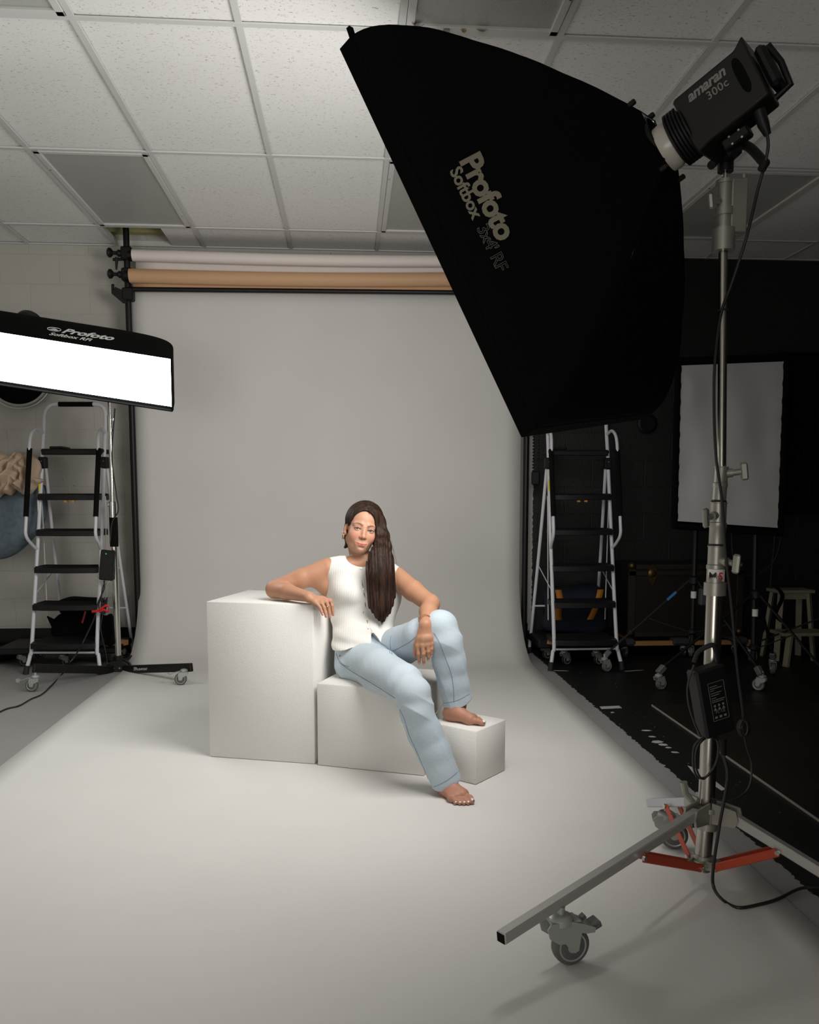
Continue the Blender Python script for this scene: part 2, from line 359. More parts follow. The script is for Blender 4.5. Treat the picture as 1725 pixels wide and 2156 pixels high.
for x in XCOL:
    if XL < x < XR: g.box((x, (YF + YB) / 2, ZC), (0.026, YB - YF, 0.006)); g.box((x, (YF + YB) / 2, ZC + 0.02), (0.004, YB - YF, 0.035))
for y in YROW:
    if y > YF: g.box(((XL + XR) / 2, y - (0.012 if y == YB else 0), ZC - 0.001), (XR - XL, 0.026, 0.006)); g.box(((XL + XR) / 2, y, ZC + 0.02), (XR - XL, 0.004, 0.035))
gr = struct(g.build('trim_2', M['tee'], smooth=False))
# plenum above with batts of insulation
struct(MB().box(((XL + XR) / 2, (YF + YB) / 2, ZC + 0.42), (XR - XL, YB - YF, 0.05)).build('ceiling', mat('dark_deck', (0.08, 0.08, 0.07), 0.9), smooth=False))
struct(MB().box((-1.4, YB - 0.06, ZC + 0.17), (0.9, 0.1, 0.20), bev=0.02).build('trim_3', mat('yellow_insulation', (0.50, 0.46, 0.20), 0.95, bump=(30, 0.8))))
for (x, y), lab in lights.items():
    y1 = YROW[YROW.index(y) + 1]; t = thing('ceiling_light', lab, 'ceiling light', (x + 0.305, (y + y1) / 2, ZC))
    w, h = 0.61 - 0.03, (y1 - y) - 0.03; b = local(t)
    for sx in (-1, 1): b.box((sx * (w / 2 - 0.016), 0, 0.0), (0.032, h, 0.014), bev=0.003)
    for sy in (-1, 1): b.box((0, sy * (h / 2 - 0.016), 0.0), (w, 0.032, 0.014), bev=0.003)
    b.build('frame', M['tee'])
    local(t).box((0, 0, 0.006), (w - 0.06, h - 0.06, 0.005)).build('diffuser', M['lens'], smooth=False)
    local(t).box((0, 0, 0.06), (w - 0.01, h - 0.01, 0.09)).build('housing', M['tee'], smooth=False)
    c = local(t)
    for sx in (-1, 1): c.cyl((sx * (w / 2 - 0.010), 0.35 * sx, -0.010), (sx * (w / 2 - 0.010), 0.35 * sx, -0.004), 0.006, n=10)
    split_build(c, 'latch', M['chrome'])
leaf_m = [mat('rust_leaf', (0.28, 0.12, 0.08), 0.8), mat('grey_tape', (0.25, 0.28, 0.27), 0.6), mat('ochre_leaf', (0.55, 0.33, 0.10), 0.7), mat('straw_leaf', (0.58, 0.49, 0.30), 0.7)]
for k, (px, py, s, lab, c) in enumerate([(880, 54, 0.035, 'reddish brown dead leaf in the corner of the top ceiling light', 'leaf'), (940, 66, 0.024, 'small grey scrap of tape on the edge of the top ceiling light', 'tape'),
                                      (976, 65, 0.018, 'tiny orange leaf scrap on the edge of the top ceiling light', 'leaf'), (1014, 66, 0.038, 'curled straw coloured dead leaf hanging from the top ceiling light', 'leaf')]):
    p = G(px, py, ZC - 0.012); b = MB(); a = k * 0.7
    if k == 1: b.box(p, (s, s * 0.9, 0.003))
    else:
        b.grid(lambda u, v: p + V(((u - .5) * s * (1.3 - v * 0.8), (v - .5) * s * 0.9, -0.012 * math.sin(3 * u) * (1 - v) + 0.004 * v)), 6, 5)
    tag(b.build('ceiling_debris' if k == 1 else 'dead_leaf', leaf_m[k], solid=0 if k == 1 else 0.0015), lab, c)
# ------------------------------------------------------------------ backdrop: grey seamless sweep
PX0, PX1 = -1.492, 1.238
t = thing('seamless_backdrop', 'wide light grey seamless paper sweeping from the wall down over the floor', 'backdrop', ((PX0 + PX1) / 2, 5.0, 0))
prof = [(5.985, 2.60), (5.985, 2.2), (5.985, 1.4), (5.985, 0.75)]
for k in range(1, 13):
    a = k / 12 * math.pi / 2; prof.append((5.985 - 0.52 * (1 - math.cos(a)), 0.62 - 0.612 * math.sin(a)))
prof += [(5.2, 0.006), (4.5, 0.005), (3.5, 0.005), (2, 0.005), (0.8, 0.005), (-0.8, 0.005)]
def sweep(u, v):
    k = v * (len(prof) - 1); i = min(int(k), len(prof) - 2); f = k - i
    y = prof[i][0] * (1 - f) + prof[i + 1][0] * f; z = prof[i][1] * (1 - f) + prof[i + 1][1] * f
    flare = 0.0
    if z > 0.02: flare = 0.004 * math.sin(u * 9 + z * 2)
    return V((PX0 + (PX1 - PX0) * u, y - flare, z))
b = MB(); b.grid(sweep, 25, (len(prof) - 1) * 3 + 1); b.build('paper_sheet', M['paper'], t, solid=0.0012)
b = MB(); b.cyl((PX0 + 0.0, 5.95, 2.555), (PX1, 5.95, 2.575), 0.016, n=16); b.build('crossbar', M['black_metal'], t)
def roll(name, m, x0, x1, y, z0, z1, r, drop, lab, core):
    t = thing(name, lab, 'paper roll', ((x0 + x1) / 2, y, z0)); b = MB()
    seg = 30
    def f(u, v):
        a = 2 * math.pi * u; sag = -0.018 * math.sin(math.pi * v)
        return V((x0 + (x1 - x0) * v, y + r * math.cos(a), z0 * (1 - v) + z1 * v + sag + r * math.sin(a)))
    b.grid(f, 32, seg, True); b.build('roll', m, t)
    b = MB(); b.grid(lambda u, v: V((x0 + 0.01 + (x1 - x0 - 0.01) * u, y + r * 0.96 - 0.0 * v, z0 * (1 - u) + z1 * u - v * (r + drop * (1 - 0.25 * u)))), 20, 6); b.build('paper_edge', m, t, solid=0.001)
    MB().cyl((x0 - 0.03, y, z0), (x0 + 0.02, y, z0), core, n=18).build('core_tube', M['black_plastic'], t); return t
roll('paper_roll', M['paper_white'], -1.452, 1.25, 5.93, 2.775, 2.79, 0.040, 0.11, 'white paper roll hanging right under the ceiling above the tan roll', 0.025)
roll('paper_roll', M['paper_tan'], -1.468, 1.25, 5.90, 2.632, 2.665, 0.046, 0.042, 'tan brown paper roll hanging below the white roll', 0.03)
# wall poles with hooks
def pole(x, lab, flip):
    t = thing('backdrop_pole', lab, 'pole', (x, 5.97, 0)); b = local(t)
    b.cyl((0, 0, 0.0), (0, 0, 3.2), 0.021, n=20).build('post', M['black_metal'])
    local(t).cyl((0, 0, 0), (0, 0, 0.03), 0.045, n=20).build('foot', M['black_rubber'])
    for z, kn in ((2.79, 1), (2.65, 1), (2.52, 0)):
        c = local(t); c.box((0.005 * flip, -0.01, z), (0.075, 0.07, 0.085), bev=0.008)
        if kn:
            c.lathe([(0.02, 0), (0.024, 0.02), (0.012, 0.035), (0.012, 0.055), (0.03, 0.07), (0.032, 0.085), (0.02, 0.095)], (-0.03 * flip, -0.02, z + 0.0), (-flip, 0, 0.05), 18)
            if z > 2.7: c.cyl((-0.06 * flip, -0.03, z - 0.03), (-0.065 * flip, -0.03, z - 0.11), 0.012, 0.006, n=10); c.cyl((-0.085 * flip, -0.03, z - 0.045), (-0.02 * flip, -0.03, z - 0.04), 0.010, n=10)
        else:
            c.prism([(-0.10 * flip, 0.06), (-0.085 * flip, 0.065), (-0.085 * flip, 0.02), (-0.075 * flip, 0.045), (-0.02 * flip, 0.02), (0.0, -0.06), (-0.03 * flip, -0.06), (-0.10 * flip, -0.0)], (0, -0.03, z), (1, 0, 0), (0, 0, 1), 0.02)
        c.build('clamp' if kn else 'hook', M['black_plastic'])
    return t
pole(-1.500, 'black backdrop pole at the left edge of the grey paper, up to the ceiling', 1)
pole(1.275, 'black backdrop pole behind the right edge of the grey paper', -1)
# control chain on the right
t = thing('roller_chain', 'black looped bead chain with weight hanging beside the right edge of the backdrop', 'chain', (1.33, 5.9, 1.4))
for s in (-1, 1):
    b = local(t)
    for k in range(58): b.sphere((s * 0.019, 0, -0.07 + 0.022 * k), 0.008, 8)
    b.build('chain', M['black_plastic'])['kind'] = 'stuff'
local(t).box((0, 0, -0.12), (0.06, 0.03, 0.10), bev=0.01).build('weight', M['black_plastic'])
# ------------------------------------------------------------------ white posing boxes
def posing(name, fl, fr, depth, z, lab):
    fl, fr = V(fl), V(fr); d = nrm(fr - fl); n = V((-d[1], d[0], 0)); L = np.linalg.norm(fr - fl)
    c = (fl + fr) / 2 + n * depth / 2; c[2] = 0.0065
    t = bpy.data.objects
    b = MB(); b.box((0, 0, z / 2), (L, depth, z), bev=0.0035)
    o = b.build(name, M['cube'], ang=50); o.location = Vector(c); o.rotation_euler = (0, 0, math.atan2(d[1], d[0])); return tag(o, lab, 'posing box')
posing('posing_box', G(442, 1596), G(663, 1612), 0.455, 0.69, 'tallest white textured posing box, at left, under her bent arm')
posing('posing_box', G(669, 1614), G(893, 1637), 0.42, 0.355, 'middle height white posing box the girl sits on')
sf = G(1002, 1656); sr = G(1054, 1630); dd = nrm(sr - sf); nn = V((-dd[1], dd[0], 0))
posing('posing_box', sf, sf + dd * 0.225, 0.225, 0.2175, 'smallest white cube at right under her raised foot')
# ------------------------------------------------------------------ reusable parts
def caster(t, pos, r, w, top, ang, metal, tyre, brake=False, offs=0.35, big=False):
    """swivel caster touching the ground at pos, its stem top at height top; wheel trails along ang"""
    pos = V(pos); d = V((math.cos(ang), math.sin(ang), 0)); s = V((-d[1], d[0], 0)); c = pos + V((0, 0, r)); st = c - d * r * offs * 1.6
    b = MB(); zt = 2 * r * 1.08
    b.cyl(st + V((0, 0, zt - r)), (st[0], st[1], top), r * 0.20, n=14)
    b.lathe([(r * 0.30, 0), (r * 0.62, r * 0.10), (r * 0.62, r * 0.30), (r * 0.48, r * 0.42), (r * 0.3, r * 0.5)], st + V((0, 0, zt - r)), (0, 0, 1), 20)
    for q in (-1, 1):
        a = st + s * q * w * 0.75
        pl = [(x * r, y * r) for x, y in ((-.98, 1.25), (-.8, 1.5), (.3, 1.5), (1.1, 1.25), (1.75, .95), (1.7, .70), (1.2, .72), (.95, .80), (.84, .2), (.80, -.12), (.58, -.22), (.36, -.1), (.05, .35), (-.35, .40), (-.85, .75))] if big else [(-0.66 * r, 1.18 * r), (0.62 * r, 1.18 * r), (0.95 * r, 0.9 * r), (0.86 * r, -0.12 * r), (0.62 * r, -0.22 * r), (0.36 * r, -0.1 * r), (0.10 * r, 0.35 * r), (-0.55 * r, 0.62 * r)]
        b.prism([(x, y) for x, y in pl], a, d, (0, 0, 1), w * 0.12)
    b.prism([(-0.66 * r, -w * 0.75), (0.9 * r, -w * 0.75), (0.9 * r, w * 0.75), (-0.66 * r, w * 0.75)], st + V((0, 0, (1.4 if big else 1.15) * r)), d, s, r * 0.08)
    if big: b.grid(lambda u, v: st + d * r * (.3 + 1.45 * u) + V((0, 0, r * (1.5 - .25 * u - .32 * u * u))) + s * w * 1.6 * (v - .5), 8, 4); zt = 2 * r * 1.25; b.lathe([(r * 0.62, 0), (r * 0.62, r * 0.18), (r * 0.5, r * 0.3), (r * 0.3, r * 0.36)], st + V((0, 0, 1.4 * r)), (0, 0, 1), 24)
    f = b.build('caster', metal, t)
    p = [(r * 0.2, -w * 0.5), (r * 0.86, -w * 0.5), (r * 0.97, -w * 0.38), (r, -w * 0.15), (r, w * 0.15), (r * 0.97, w * 0.38), (r * 0.86, w * 0.5), (r * 0.2, w * 0.5)]
    MB().lathe(p, c, s, 32).build('wheel', tyre, f)
    h = MB()
    for q in (-1, 1):
        h.lathe([(r * 0.78, 0), (r * 0.75, w * 0.07), (r * 0.66, w * 0.02), (r * 0.30, w * 0.02), (r * 0.28, w * 0.12), (r * 0.12, w * 0.16), (r * 0.1, w * 0.32), (0.001, w * 0.34)], c + s * q * w * 0.47, s * q, 24)
    split_build(h, 'wheel_hub', metal, f)
    if big:
        k = MB(); k.bar(st + d * r * 1.15 + V((0, 0, 1.32 * r)), st + d * r * 1.35 + V((0, 0, 1.45 * r)), w * .5, r * .2); k.bar(st + d * r * 1.65 + V((0, 0, .82 * r)), st + d * r * 2.15 + V((0, 0, 1.02 * r)), w * 1.2, r * .34, bev=.002); split_build(k, 'brake_pedal', tyre, f)
    elif brake:
        k = MB(); e = st + d * r * 0.9 + V((0, 0, 0.95 * r))
        k.grid(lambda u, v: e + d * r * (-0.5 + 2.2 * u) + V((0, 0, r * (0.35 - 0.7 * u ** 1.6))) + s * w * 0.6 * (v - .5), 8, 4)
        k.prism([(0.2 * r, 0), (0.75 * r, 0.2 * r), (0.85 * r, 0.0), (0.7 * r, -0.35 * r), (0.3 * r, -0.3 * r)], e + d * r * 1.2 + V((0, 0, -0.05 * r)), d, (0, 0, 1), w * 0.9)
        k.build('brake_pedal', metal, f, solid=0.003)
    return f
def tknob(b, c, d, r=0.012, L=0.045, W=0.032):
    """T handle knob at c pointing along d"""
    d = nrm(d); b.cyl(c, c + d * L * 0.55, r * 0.75, n=12)
    x = nrm(np.cross(d, (0.3, 1, 0.2))); y = np.cross(d, x); e = c + d * L * 0.75
    up = nrm(V((0, 0, 1)) - d * d[2]); sd = np.cross(d, up)
    b.box(e, (W * .85, 0.014, W * 2.0), np.stack([d, sd, up], 1), 0.005)
# ------------------------------------------------------------------ step ladders
def ladder(lab, c, rz):
    t = thing('step_ladder', lab, 'step ladder', c, rz, 'step ladders beside the backdrop'); r = 0.0125
    def rail_y(z): return 0.0 if z < 0.15 else 0.27 * (z - 0.15) / 1.3
    for s in (-1, 1):
        b = local(t); X = 0.212
        b.tube(bez([(s * 0.238, -0.035, 0.035), (s * 0.222, -0.012, 0.12), (s * X, 0.0, 0.20), (s * 0.21, rail_y(0.8), 0.8), (s * 0.207, rail_y(1.33), 1.33)], 6), r, 14); b.build('front_leg', M['white_tube'])
        local(t).cyl((s * 0.243, -0.042, 0.0), (s * 0.236, -0.032, 0.055), 0.019, 0.016).build('rubber_foot', M['black_rubber'])
        b = local(t); b.tube(bez([(s * 0.206, 0.30, 1.36), (s * 0.225, 0.44, 0.7), (s * 0.245, 0.60, 0.03)], 5), 0.0115, 14); b.build('rear_leg', M['white_tube'])
        local(t).cyl((s * 0.246, 0.602, 0.0), (s * 0.245, 0.598, 0.045), 0.018, 0.016).build('rubber_foot', M['black_rubber'])
        local(t).box((s * 0.207, 0.27, 1.375), (0.045, 0.06, 0.075), bev=0.006).build('pivot_joint', M['black_plastic'])
        # side hand rail with foam grip
        y0, x0 = -0.155, s * 0.225
        pts = bez([(s * 0.207, rail_y(1.56) - .01, 1.575), (s * 0.215, rail_y(1.56) - .09, 1.59), (x0 - s * .004, rail_y(1.5) + y0, 1.53), (x0, rail_y(1.35) + y0, 1.35), (x0, rail_y(1.0) + y0, 1.0), (x0, rail_y(0.9) + y0 + .01, 0.90), (s * 0.22, rail_y(.84) - .07, 0.84), (s * 0.211, rail_y(.80), 0.80)], 7)
        h = local(t).tube(pts, 0.0105, 12).build('hand_rail', M['white_tube'])
        local(t).cyl((x0, rail_y(1.46) + y0, 1.46), (x0, rail_y(1.0) + y0, 1.02), 0.0165, n=16).build('foam_grip', M['foam'], h)
        # thin side link
        b = local(t); b.tube([(s * 0.222, 0.45, 0.66), (s * 0.21, 0.10, 0.52), ], 0.0035, 8); b.tube([(s * 0.213, 0.24, 1.15), (s * 0.20, 0.22, 0.30)], 0.0035, 8); split_build(b, 'side_link', M['white_tube'])
    b = local(t); pts = [(-0.207, rail_y(1.36), 1.38), (-0.205, rail_y(1.6), 1.60), (-0.203, rail_y(1.70), 1.70), (-0.180, rail_y(1.76), 1.75), (-0.12, rail_y(1.78), 1.768)]
    pts = bez(pts + [(-x, y, z) for x, y, z in pts[::-1]], 6); hp = b.tube(pts, 0.0125, 14).build('top_hoop', M['white_tube'])
    local(t).cyl((-0.115, rail_y(1.78), 1.768), (0.115, rail_y(1.78), 1.768), 0.0165).build('foam_grip', M['foam'], hp)
    for k, z in enumerate([0.205, 0.45, 0.69, 0.93, 1.165]):
        dpt = (0.30, 0.22, 0.20, 0.19, 0.18)[k]; y = rail_y(z)
        def tread(u, v, z=z, y=y, dpt=dpt):
            x = (u - .5) * 0.41; fr = -0.055 - 0.018 * (1 - (2 * u - 1) ** 2)
            return V((x, y + fr + (dpt - fr * 0) * v, z + (0.004 * math.sin(v * 60) if 0.05 < v < 0.95 else -0.006)))
        b = local(t); b.grid(tread, 15, 30); top = b.build('tread', M['black_plastic'], solid=0.0)
        bb = local(t); poly = [((u - .5) * 0.41, -0.055 - 0.018 * (1 - (2 * u - 1) ** 2)) for u in np.linspace(0, 1, 15)] + [(0.205, dpt - 0.06), (-0.205, dpt - 0.06)]
        bb.prism(poly, (0, y, z - 0.022), (1, 0, 0), (0, 1, 0), 0.036); bb.build('tread_body', M['black_plastic'], top, bev=0.003)
    b = local(t); b.box((0, rail_y(1.45) + 0.07, 1.452), (0.42, 0.20, 0.028), bev=0.008); b.box((0, rail_y(1.45) - 0.035, 1.442), (0.40, 0.02, 0.035), bev=0.006)
    b.box((-0.12, rail_y(1.45) + 0.07, 1.475), (0.09, 0.14, 0.018), bev=0.006); b.build('top_platform', M['black_plastic'])
    local(t).cyl((-0.214, 0, 0.135), (0.214, 0, 0.135), 0.0075, n=12).build('lower_rung', M['white_tube'])
    b = local(t); b.cyl((-0.236, 0.51, 0.36), (0.236, 0.51, 0.36), 0.0065, n=10); b.cyl((-0.243, 0.58, 0.10), (0.243, 0.58, 0.10), 0.0065, n=10); split_build(b, 'rear_rung', M['white_tube'])
    b = local(t); b.box((-0.211, rail_y(1.2) - 0.0125, 1.20), (0.012, 0.003, 0.13), Matrix.Rotation(-0.2, 3, 'X') and None, 0.0); b.build('warning_sticker', M['label_yellow'], smooth=False)
    b = local(t); b.box((-0.211, rail_y(1.07) - 0.0125, 1.09), (0.012, 0.003, 0.08)); b.box((-0.211, rail_y(1.3) - 0.0125, 1.30), (0.012, 0.003, 0.06)); split_build(b, 'instruction_sticker', M['label_white'], smooth=False)
    b = local(t)
    for x in (-0.02, 0.03): b.box((x, rail_y(1.165) - 0.05, 1.118), (0.018, 0.02, 0.012))
    split_build(b, 'orange_tab', mat('orange_plastic', (0.6, 0.25, 0.02), 0.5), smooth=False)
    return t
ladder('white tube step ladder with black treads standing left of the backdrop', (-1.858, 5.50, 0), math.radians(-4))
ladder('white tube step ladder with black treads in the dark right of the backdrop', (1.565, 5.38, 0), 0.0)

# ------------------------------------------------------------------ key softbox (unlit back towards the camera)
KA, KB, KC = P(740, 78, 2.525), P(1127, 903, 2.294), P(1372, 870, 3.001)
KM = (KA + KC) / 2; kx = nrm(KC - KB); ky = nrm(KA - KB); ky = nrm(ky - kx * (kx @ ky)); kz = np.cross(kx, ky); KHX, KHY, KD = 0.465, 0.625, 0.513
def ksz(t): return 0.125 + 0.875 * (1 - t ** 1.6)
def kpt(x, y, z): return KM + kx * x + ky * y + kz * z
sb = thing('softbox', 'huge black rectangular softbox hanging over the scene, seen from behind and lit inside', 'softbox', KM)
b = MB(); panels = []
for (ax, ay, bx_, by_) in [(-1, 1, -1, -1), (-1, -1, 1, -1), (1, -1, 1, 1), (1, 1, -1, 1)]:
    def f(u, v, ax=ax, ay=ay, bx_=bx_, by_=by_):
        s = ksz(v); x = ax + (bx_ - ax) * u; y = ay + (by_ - ay) * u
        wr = 0.0 if v in (0, 1) else 0.0022 * math.sin(u * 31 + v * 9) * math.sin(v * 3.1) + 0.0016 * math.sin(u * 11 - v * 25)
        sag = 1 - 0.016 * math.sin(math.pi * u) * math.sin(math.pi * min(v * 1.1, 1))
        return kpt(x * KHX * s * sag, y * KHY * s * sag, KD * v + wr)
    q = MB(); q.grid(f, 26, 26); q.build('side_panel', M['black_fabric'], sb, solid=0.003, ang=60)
# front lip, diffuser, rods
b = MB()
for (p, q, n_) in [((-1, -1), (1, -1), 'y'), ((1, -1), (1, 1), 'x'), ((1, 1), (-1, 1), 'y'), ((-1, 1), (-1, -1), 'x')]:
    b.bar(kpt(p[0] * KHX, p[1] * KHY, -0.022), kpt(q[0] * KHX, q[1] * KHY, -0.022), 0.006 if 0 else 0.004, 0.05, up=kz)
b.build('front_lip', M['black_fabric'], sb)
b = MB(); b.add([kpt(x * (KHX - .006), y * (KHY - .006), 0.004) for x, y in ((-1, -1), (1, -1), (1, 1), (-1, 1))], [(0, 1, 2, 3)])
b.build('lit_diffuser', M['key_diff'], sb, smooth=False)
b = MB()
for x, y in ((-1, -1), (1, -1), (1, 1), (-1, 1)):
    b.tube([kpt(x * KHX * ksz(v) * .955, y * KHY * ksz(v) * .955, KD * v) for v in np.linspace(0.01, 1, 24)], 0.0035, 8)
split_build(b, 'rod', M['black_metal'], sb)
b = MB(); b.bar(kpt(-KHX * .98, KHY, 0.0), kpt(-KHX * .98, KHY + 0.03, 0.004), 0.018, 0.012, up=kz); b.build('corner_tab', M['black_fabric'], sb)
# speed ring
b = MB(); o = kpt(0, 0, KD - 0.02)
b.lathe([(0.070, 0), (0.074, 0.008), (0.074, 0.018), (0.068, 0.022), (0.066, 0.0)], o, kz, 40); b.build('speed_ring', M['black_metal'], sb)
b = MB()
for x, y in ((-1, -1), (1, -1), (1, 1), (-1, 1)):
    c = kpt(x * KHX * ksz(.97), y * KHY * ksz(.97), KD * 0.985); b.box(c, (0.014, 0.014, 0.024), np.stack([kx, ky, kz], 1), 0.003)
split_build(b, 'rod_socket', M['black_metal'], sb)
# printed name on the side panel facing the camera
def panel_text(y0, t0, sx, st, lift=0.004):
    def f(x, y):
        t = t0 + y * st; s = ksz(max(min(t, 1), 0)); n_ = nrm(np.cross(ky, (kpt(-KHX * ksz(t + .01), 0, KD * (t + .01)) - kpt(-KHX * s, 0, KD * t))))
        sg = 1 if n_ @ (CAM - kpt(-KHX * s, 0, KD * t)) > 0 else -1
        return kpt(-KHX * s, y0 - x * sx, KD * t) + n_ * sg * lift
    return f
text_on('Profoto', panel_text(0.137, 0.232, 1, 1 / 0.62), 'printed_name', M['print'], sb, size=0.087, bold=0.0034, space=0.94)
text_on('Softbox', panel_text(0.125, 0.168, 1, 1 / 0.62), 'printed_name', M['print'], sb, size=0.052, bold=0.0014, space=0.94)
text_on("3x4' RF", panel_text(-0.054, 0.168, 1, 1 / 0.62), 'printed_name', M['print_grey'], sb, size=0.052, space=0.9, outline=True)

# ------------------------------------------------------------------ video light on the softbox
KR = kpt(-0.004, -0.036, KD)
vl = thing('video_light', 'black boxy video light behind the big softbox, aimed down to the left', 'studio light', KR + kz * 0.2)
LZ = 0.78
def lp(x, y, z): return KR + kx * x + ky * y + kz * (0.004 + z * LZ)
LR = np.stack([kx, ky, kz], 1)
b = MB(); b.lathe([(0.066, 0.0), (0.068, 0.02), (0.062, 0.035), (0.060, 0.06)], lp(0, 0, -0.005), kz, 36); b.build('reflector_collar', mat('pearl_collar', (0.55, 0.53, 0.46), 0.3), vl)
b = MB()
for k in range(6): b.lathe([(0.070, 0), (0.078, 0.003), (0.078, 0.008), (0.070, 0.011)], lp(0, 0, 0.042 + 0.0120 * k), kz, 36)
b.build('bayonet_mount', M['black_plastic'], vl)
body_poly = [(-0.088, 0.105), (-0.062, 0.098), (0.068, 0.098), (0.076, 0.11), (0.080, 0.335), (0.100, 0.375), (-0.074, 0.372), (-0.078, 0.30), (-0.080, 0.16)]
b = MB(); b.prism([(a, c * LZ) for a, c in body_poly], lp(0, 0, 0), ky, kz, 0.13); body = b.build('body', mat('charcoal_shell', (0.013, 0.0125, 0.011), 0.45, spec=0.3), vl, bev=0.008)
b = MB(); b.box(lp(0, 0, 0.40), (0.10, 0.115, 0.03), LR, 0.01); b.build('rear_panel', M['black_plastic'], vl)
b = MB(); b.tube([lp(0, 0.05, 0.385), lp(0, 0.055, 0.425), lp(0, 0.0, 0.435), lp(0, -0.065, 0.43), lp(0, -0.07, 0.375)], 0.009, 14); b.build('rear_handle', M['black_plastic'], vl)
b = MB(); vpoly = [(0.050 * math.copysign(abs(math.sin(a)) ** .6, math.sin(a)) + 0.012, 0.325 + 0.016 * math.cos(a)) for a in np.linspace(0, 2 * math.pi, 24, endpoint=False)]
b.prism([(a, c * LZ) for a, c in vpoly], lp(-0.0655, 0, 0), ky, kz, 0.003); b.build('vent', M['foam'], vl)
lt = lambda y0, z0: (lambda x, y: lp(-0.0668, y0 + y, z0 + x / LZ))
text_on('amaran', lt(0.040, 0.150), 'printed_name', M['print_grey'], vl, size=0.038, bold=0.0012, shear=0.25, space=0.95)
text_on('300c', lt(0.012, 0.205), 'printed_name', M['print_grey'], vl, size=0.030, bold=0.0002, space=1.05)
# yoke, stand receiver and tilt handle
SPX = [(1527, 385, 2.40), (1523, 520, 2.395), (1520, 983, 2.36), (1514, 1058, 2.355), (1510, 1150, 2.35), (1506, 1235, 2.345), (1483, 1690, 2.30), (1478, 1832, 2.285)]
S_ = [P(*q) for q in SPX]
top = S_[0] + V((0, 0, 0.05))
b = MB(); y0 = lp(0, -0.105, 0.22)
b.box(y0 + ky * 0.005, (0.05, 0.03, 0.075), LR, 0.005); b.box((y0 + top + V((0, 0, .04))) / 2 + V((0, 0, 0.01)), (0.045, 0.05, 0.09), None, 0.01)
b.cyl(top - V((0, 0, .02)), top + V((0, 0, 0.06)), 0.022, n=20); b.build('yoke', M['black_metal'], vl)
b = MB(); e = P(1612, 345, 2.28); b.tube(bez([top + V((0.0, 0, 0.05)), top + V((0.05, -0.02, 0.045)), e], 5), [0.012] * 4 + [0.013] * 7, 12); b.build('tilt_handle', M['black_rubber'], vl)
b = MB(); b.tube([top + V((-0.01, -0.02, 0.025)), P(1498, 348, 2.33)], [0.008, 0.012], 10); b.build('locking_lever', M['black_plastic'], vl)
b = MB()
for dy, dz in ((-0.09, 0.24), (-0.09, 0.205), (-0.112, 0.24), (-0.112, 0.205)): b.cyl(lp(-0.024, dy, dz), lp(-0.0285, dy, dz), 0.003, n=8)
split_build(b, 'screw', M['chrome'], vl)

# ------------------------------------------------------------------ big rolling steel stand
st = thing('rolling_light_stand', 'heavy steel rolling stand with orange braces in the right foreground', 'light stand', (S_[7][0], S_[7][1], 0))
def column(name, i, j, r, m, n=28): return MB().cyl(S_[i], S_[j], r, n=n).build(name, m, st)
ctr = (S_[0] + S_[1]) / 2
b = MB(); b.cyl(S_[1], S_[0], 0.021, n=24); b.cyl(S_[1] - V((0, 0, .012)), S_[1] + V((0, 0, .05)), 0.031, n=28); b.cyl(S_[0] - V((0, 0, .004)), S_[0] + V((0, 0, .006)), 0.026, n=24); b.cyl(S_[0] * .6 + S_[1] * .4, S_[0] * .48 + S_[1] * .52, 0.027, n=24)
b.box(ctr + V((0.036, -0.012, 0.022)), (0.046, 0.018, 0.150), None, 0.003); b.cyl(ctr + V((0.050, -.01, 0.09)), ctr + V((0.050, -.01, 0.108)), 0.008, n=16); b.build('grip_head', M['dull_alu'], st)
b = MB(); tknob(b, ctr + V((-0.02, -0.01, 0.035)), (-1, -0.5, -0.2), W=0.022); b.build('t_knob', M['dull_alu'], st); b = MB(); tknob(b, ctr + V((0.04, 0.01, -0.005)), (1, 0.5, 0.3), W=0.02); split_build(b, 't_knob', M['dull_alu'], st) if 0 else b.build('t_knob', M['dull_alu'], st)
b = MB(); b.cyl(S_[0], top + V((0, 0, 0.01)), 0.008, n=14); b.build('spigot', M['chrome'], st)
column('upper_tube', 1, 2, 0.0125, M['steel'])
b = MB(); b.cyl(P(1523, 651, 2.385), P(1523, 655, 2.385), 0.0145, n=16); b.build('cable_tie', M['black_rubber'], st)
def collar(i, j, r, kdir, ky_, W=0.028):
    a, c = S_[j], S_[i]; b = MB(); u = nrm(c - a); L = np.linalg.norm(c - a)
    b.lathe([(r * .93, 0), (r * .93, L * .42), (r, L * .44), (r, L * .53), (r * .9, L * .55), (r * .9, L * .97), (r * .97, L * .98), (r * .97, L)], a, u, 28)
    k = a + u * L * ky_; b.cyl(k, k + nrm(kdir) * r * 1.5, 0.013, n=14); o = b.build('collar', M['dull_alu'], st)
    b = MB(); tknob(b, k + nrm(kdir) * r * 1.4, kdir, W=W); b.build('t_knob', M['dull_alu'], o)
    b = MB(); b.lathe([(r * .9, -.004), (r * 1.02, -.002), (r * 1.02, 0.005), (r * .9, 0.007)], a, u, 24); b.build('rubber_ring', M['black_rubber'], o)
collar(2, 3, 0.021, (1, -0.3, 0.12), 0.8, 0.026); collar(3, 4, 0.025, (-1, -0.75, -0.15), 0.72); collar(4, 5, 0.027, (0.45, -1, -0.1), 0.66)
b = MB(); b.cyl(S_[5] - V((0, 0, 0.025)), S_[5] + V((0, 0, 0.012)), 0.0315, n=32); b.build('collar', M['dull_alu'], st)
b = MB(); b.cyl(P(1488, 1690, 2.302) - V((0, 0, .0)), S_[5], 0.0235, n=36); b.build('main_column', M['steel'], st)
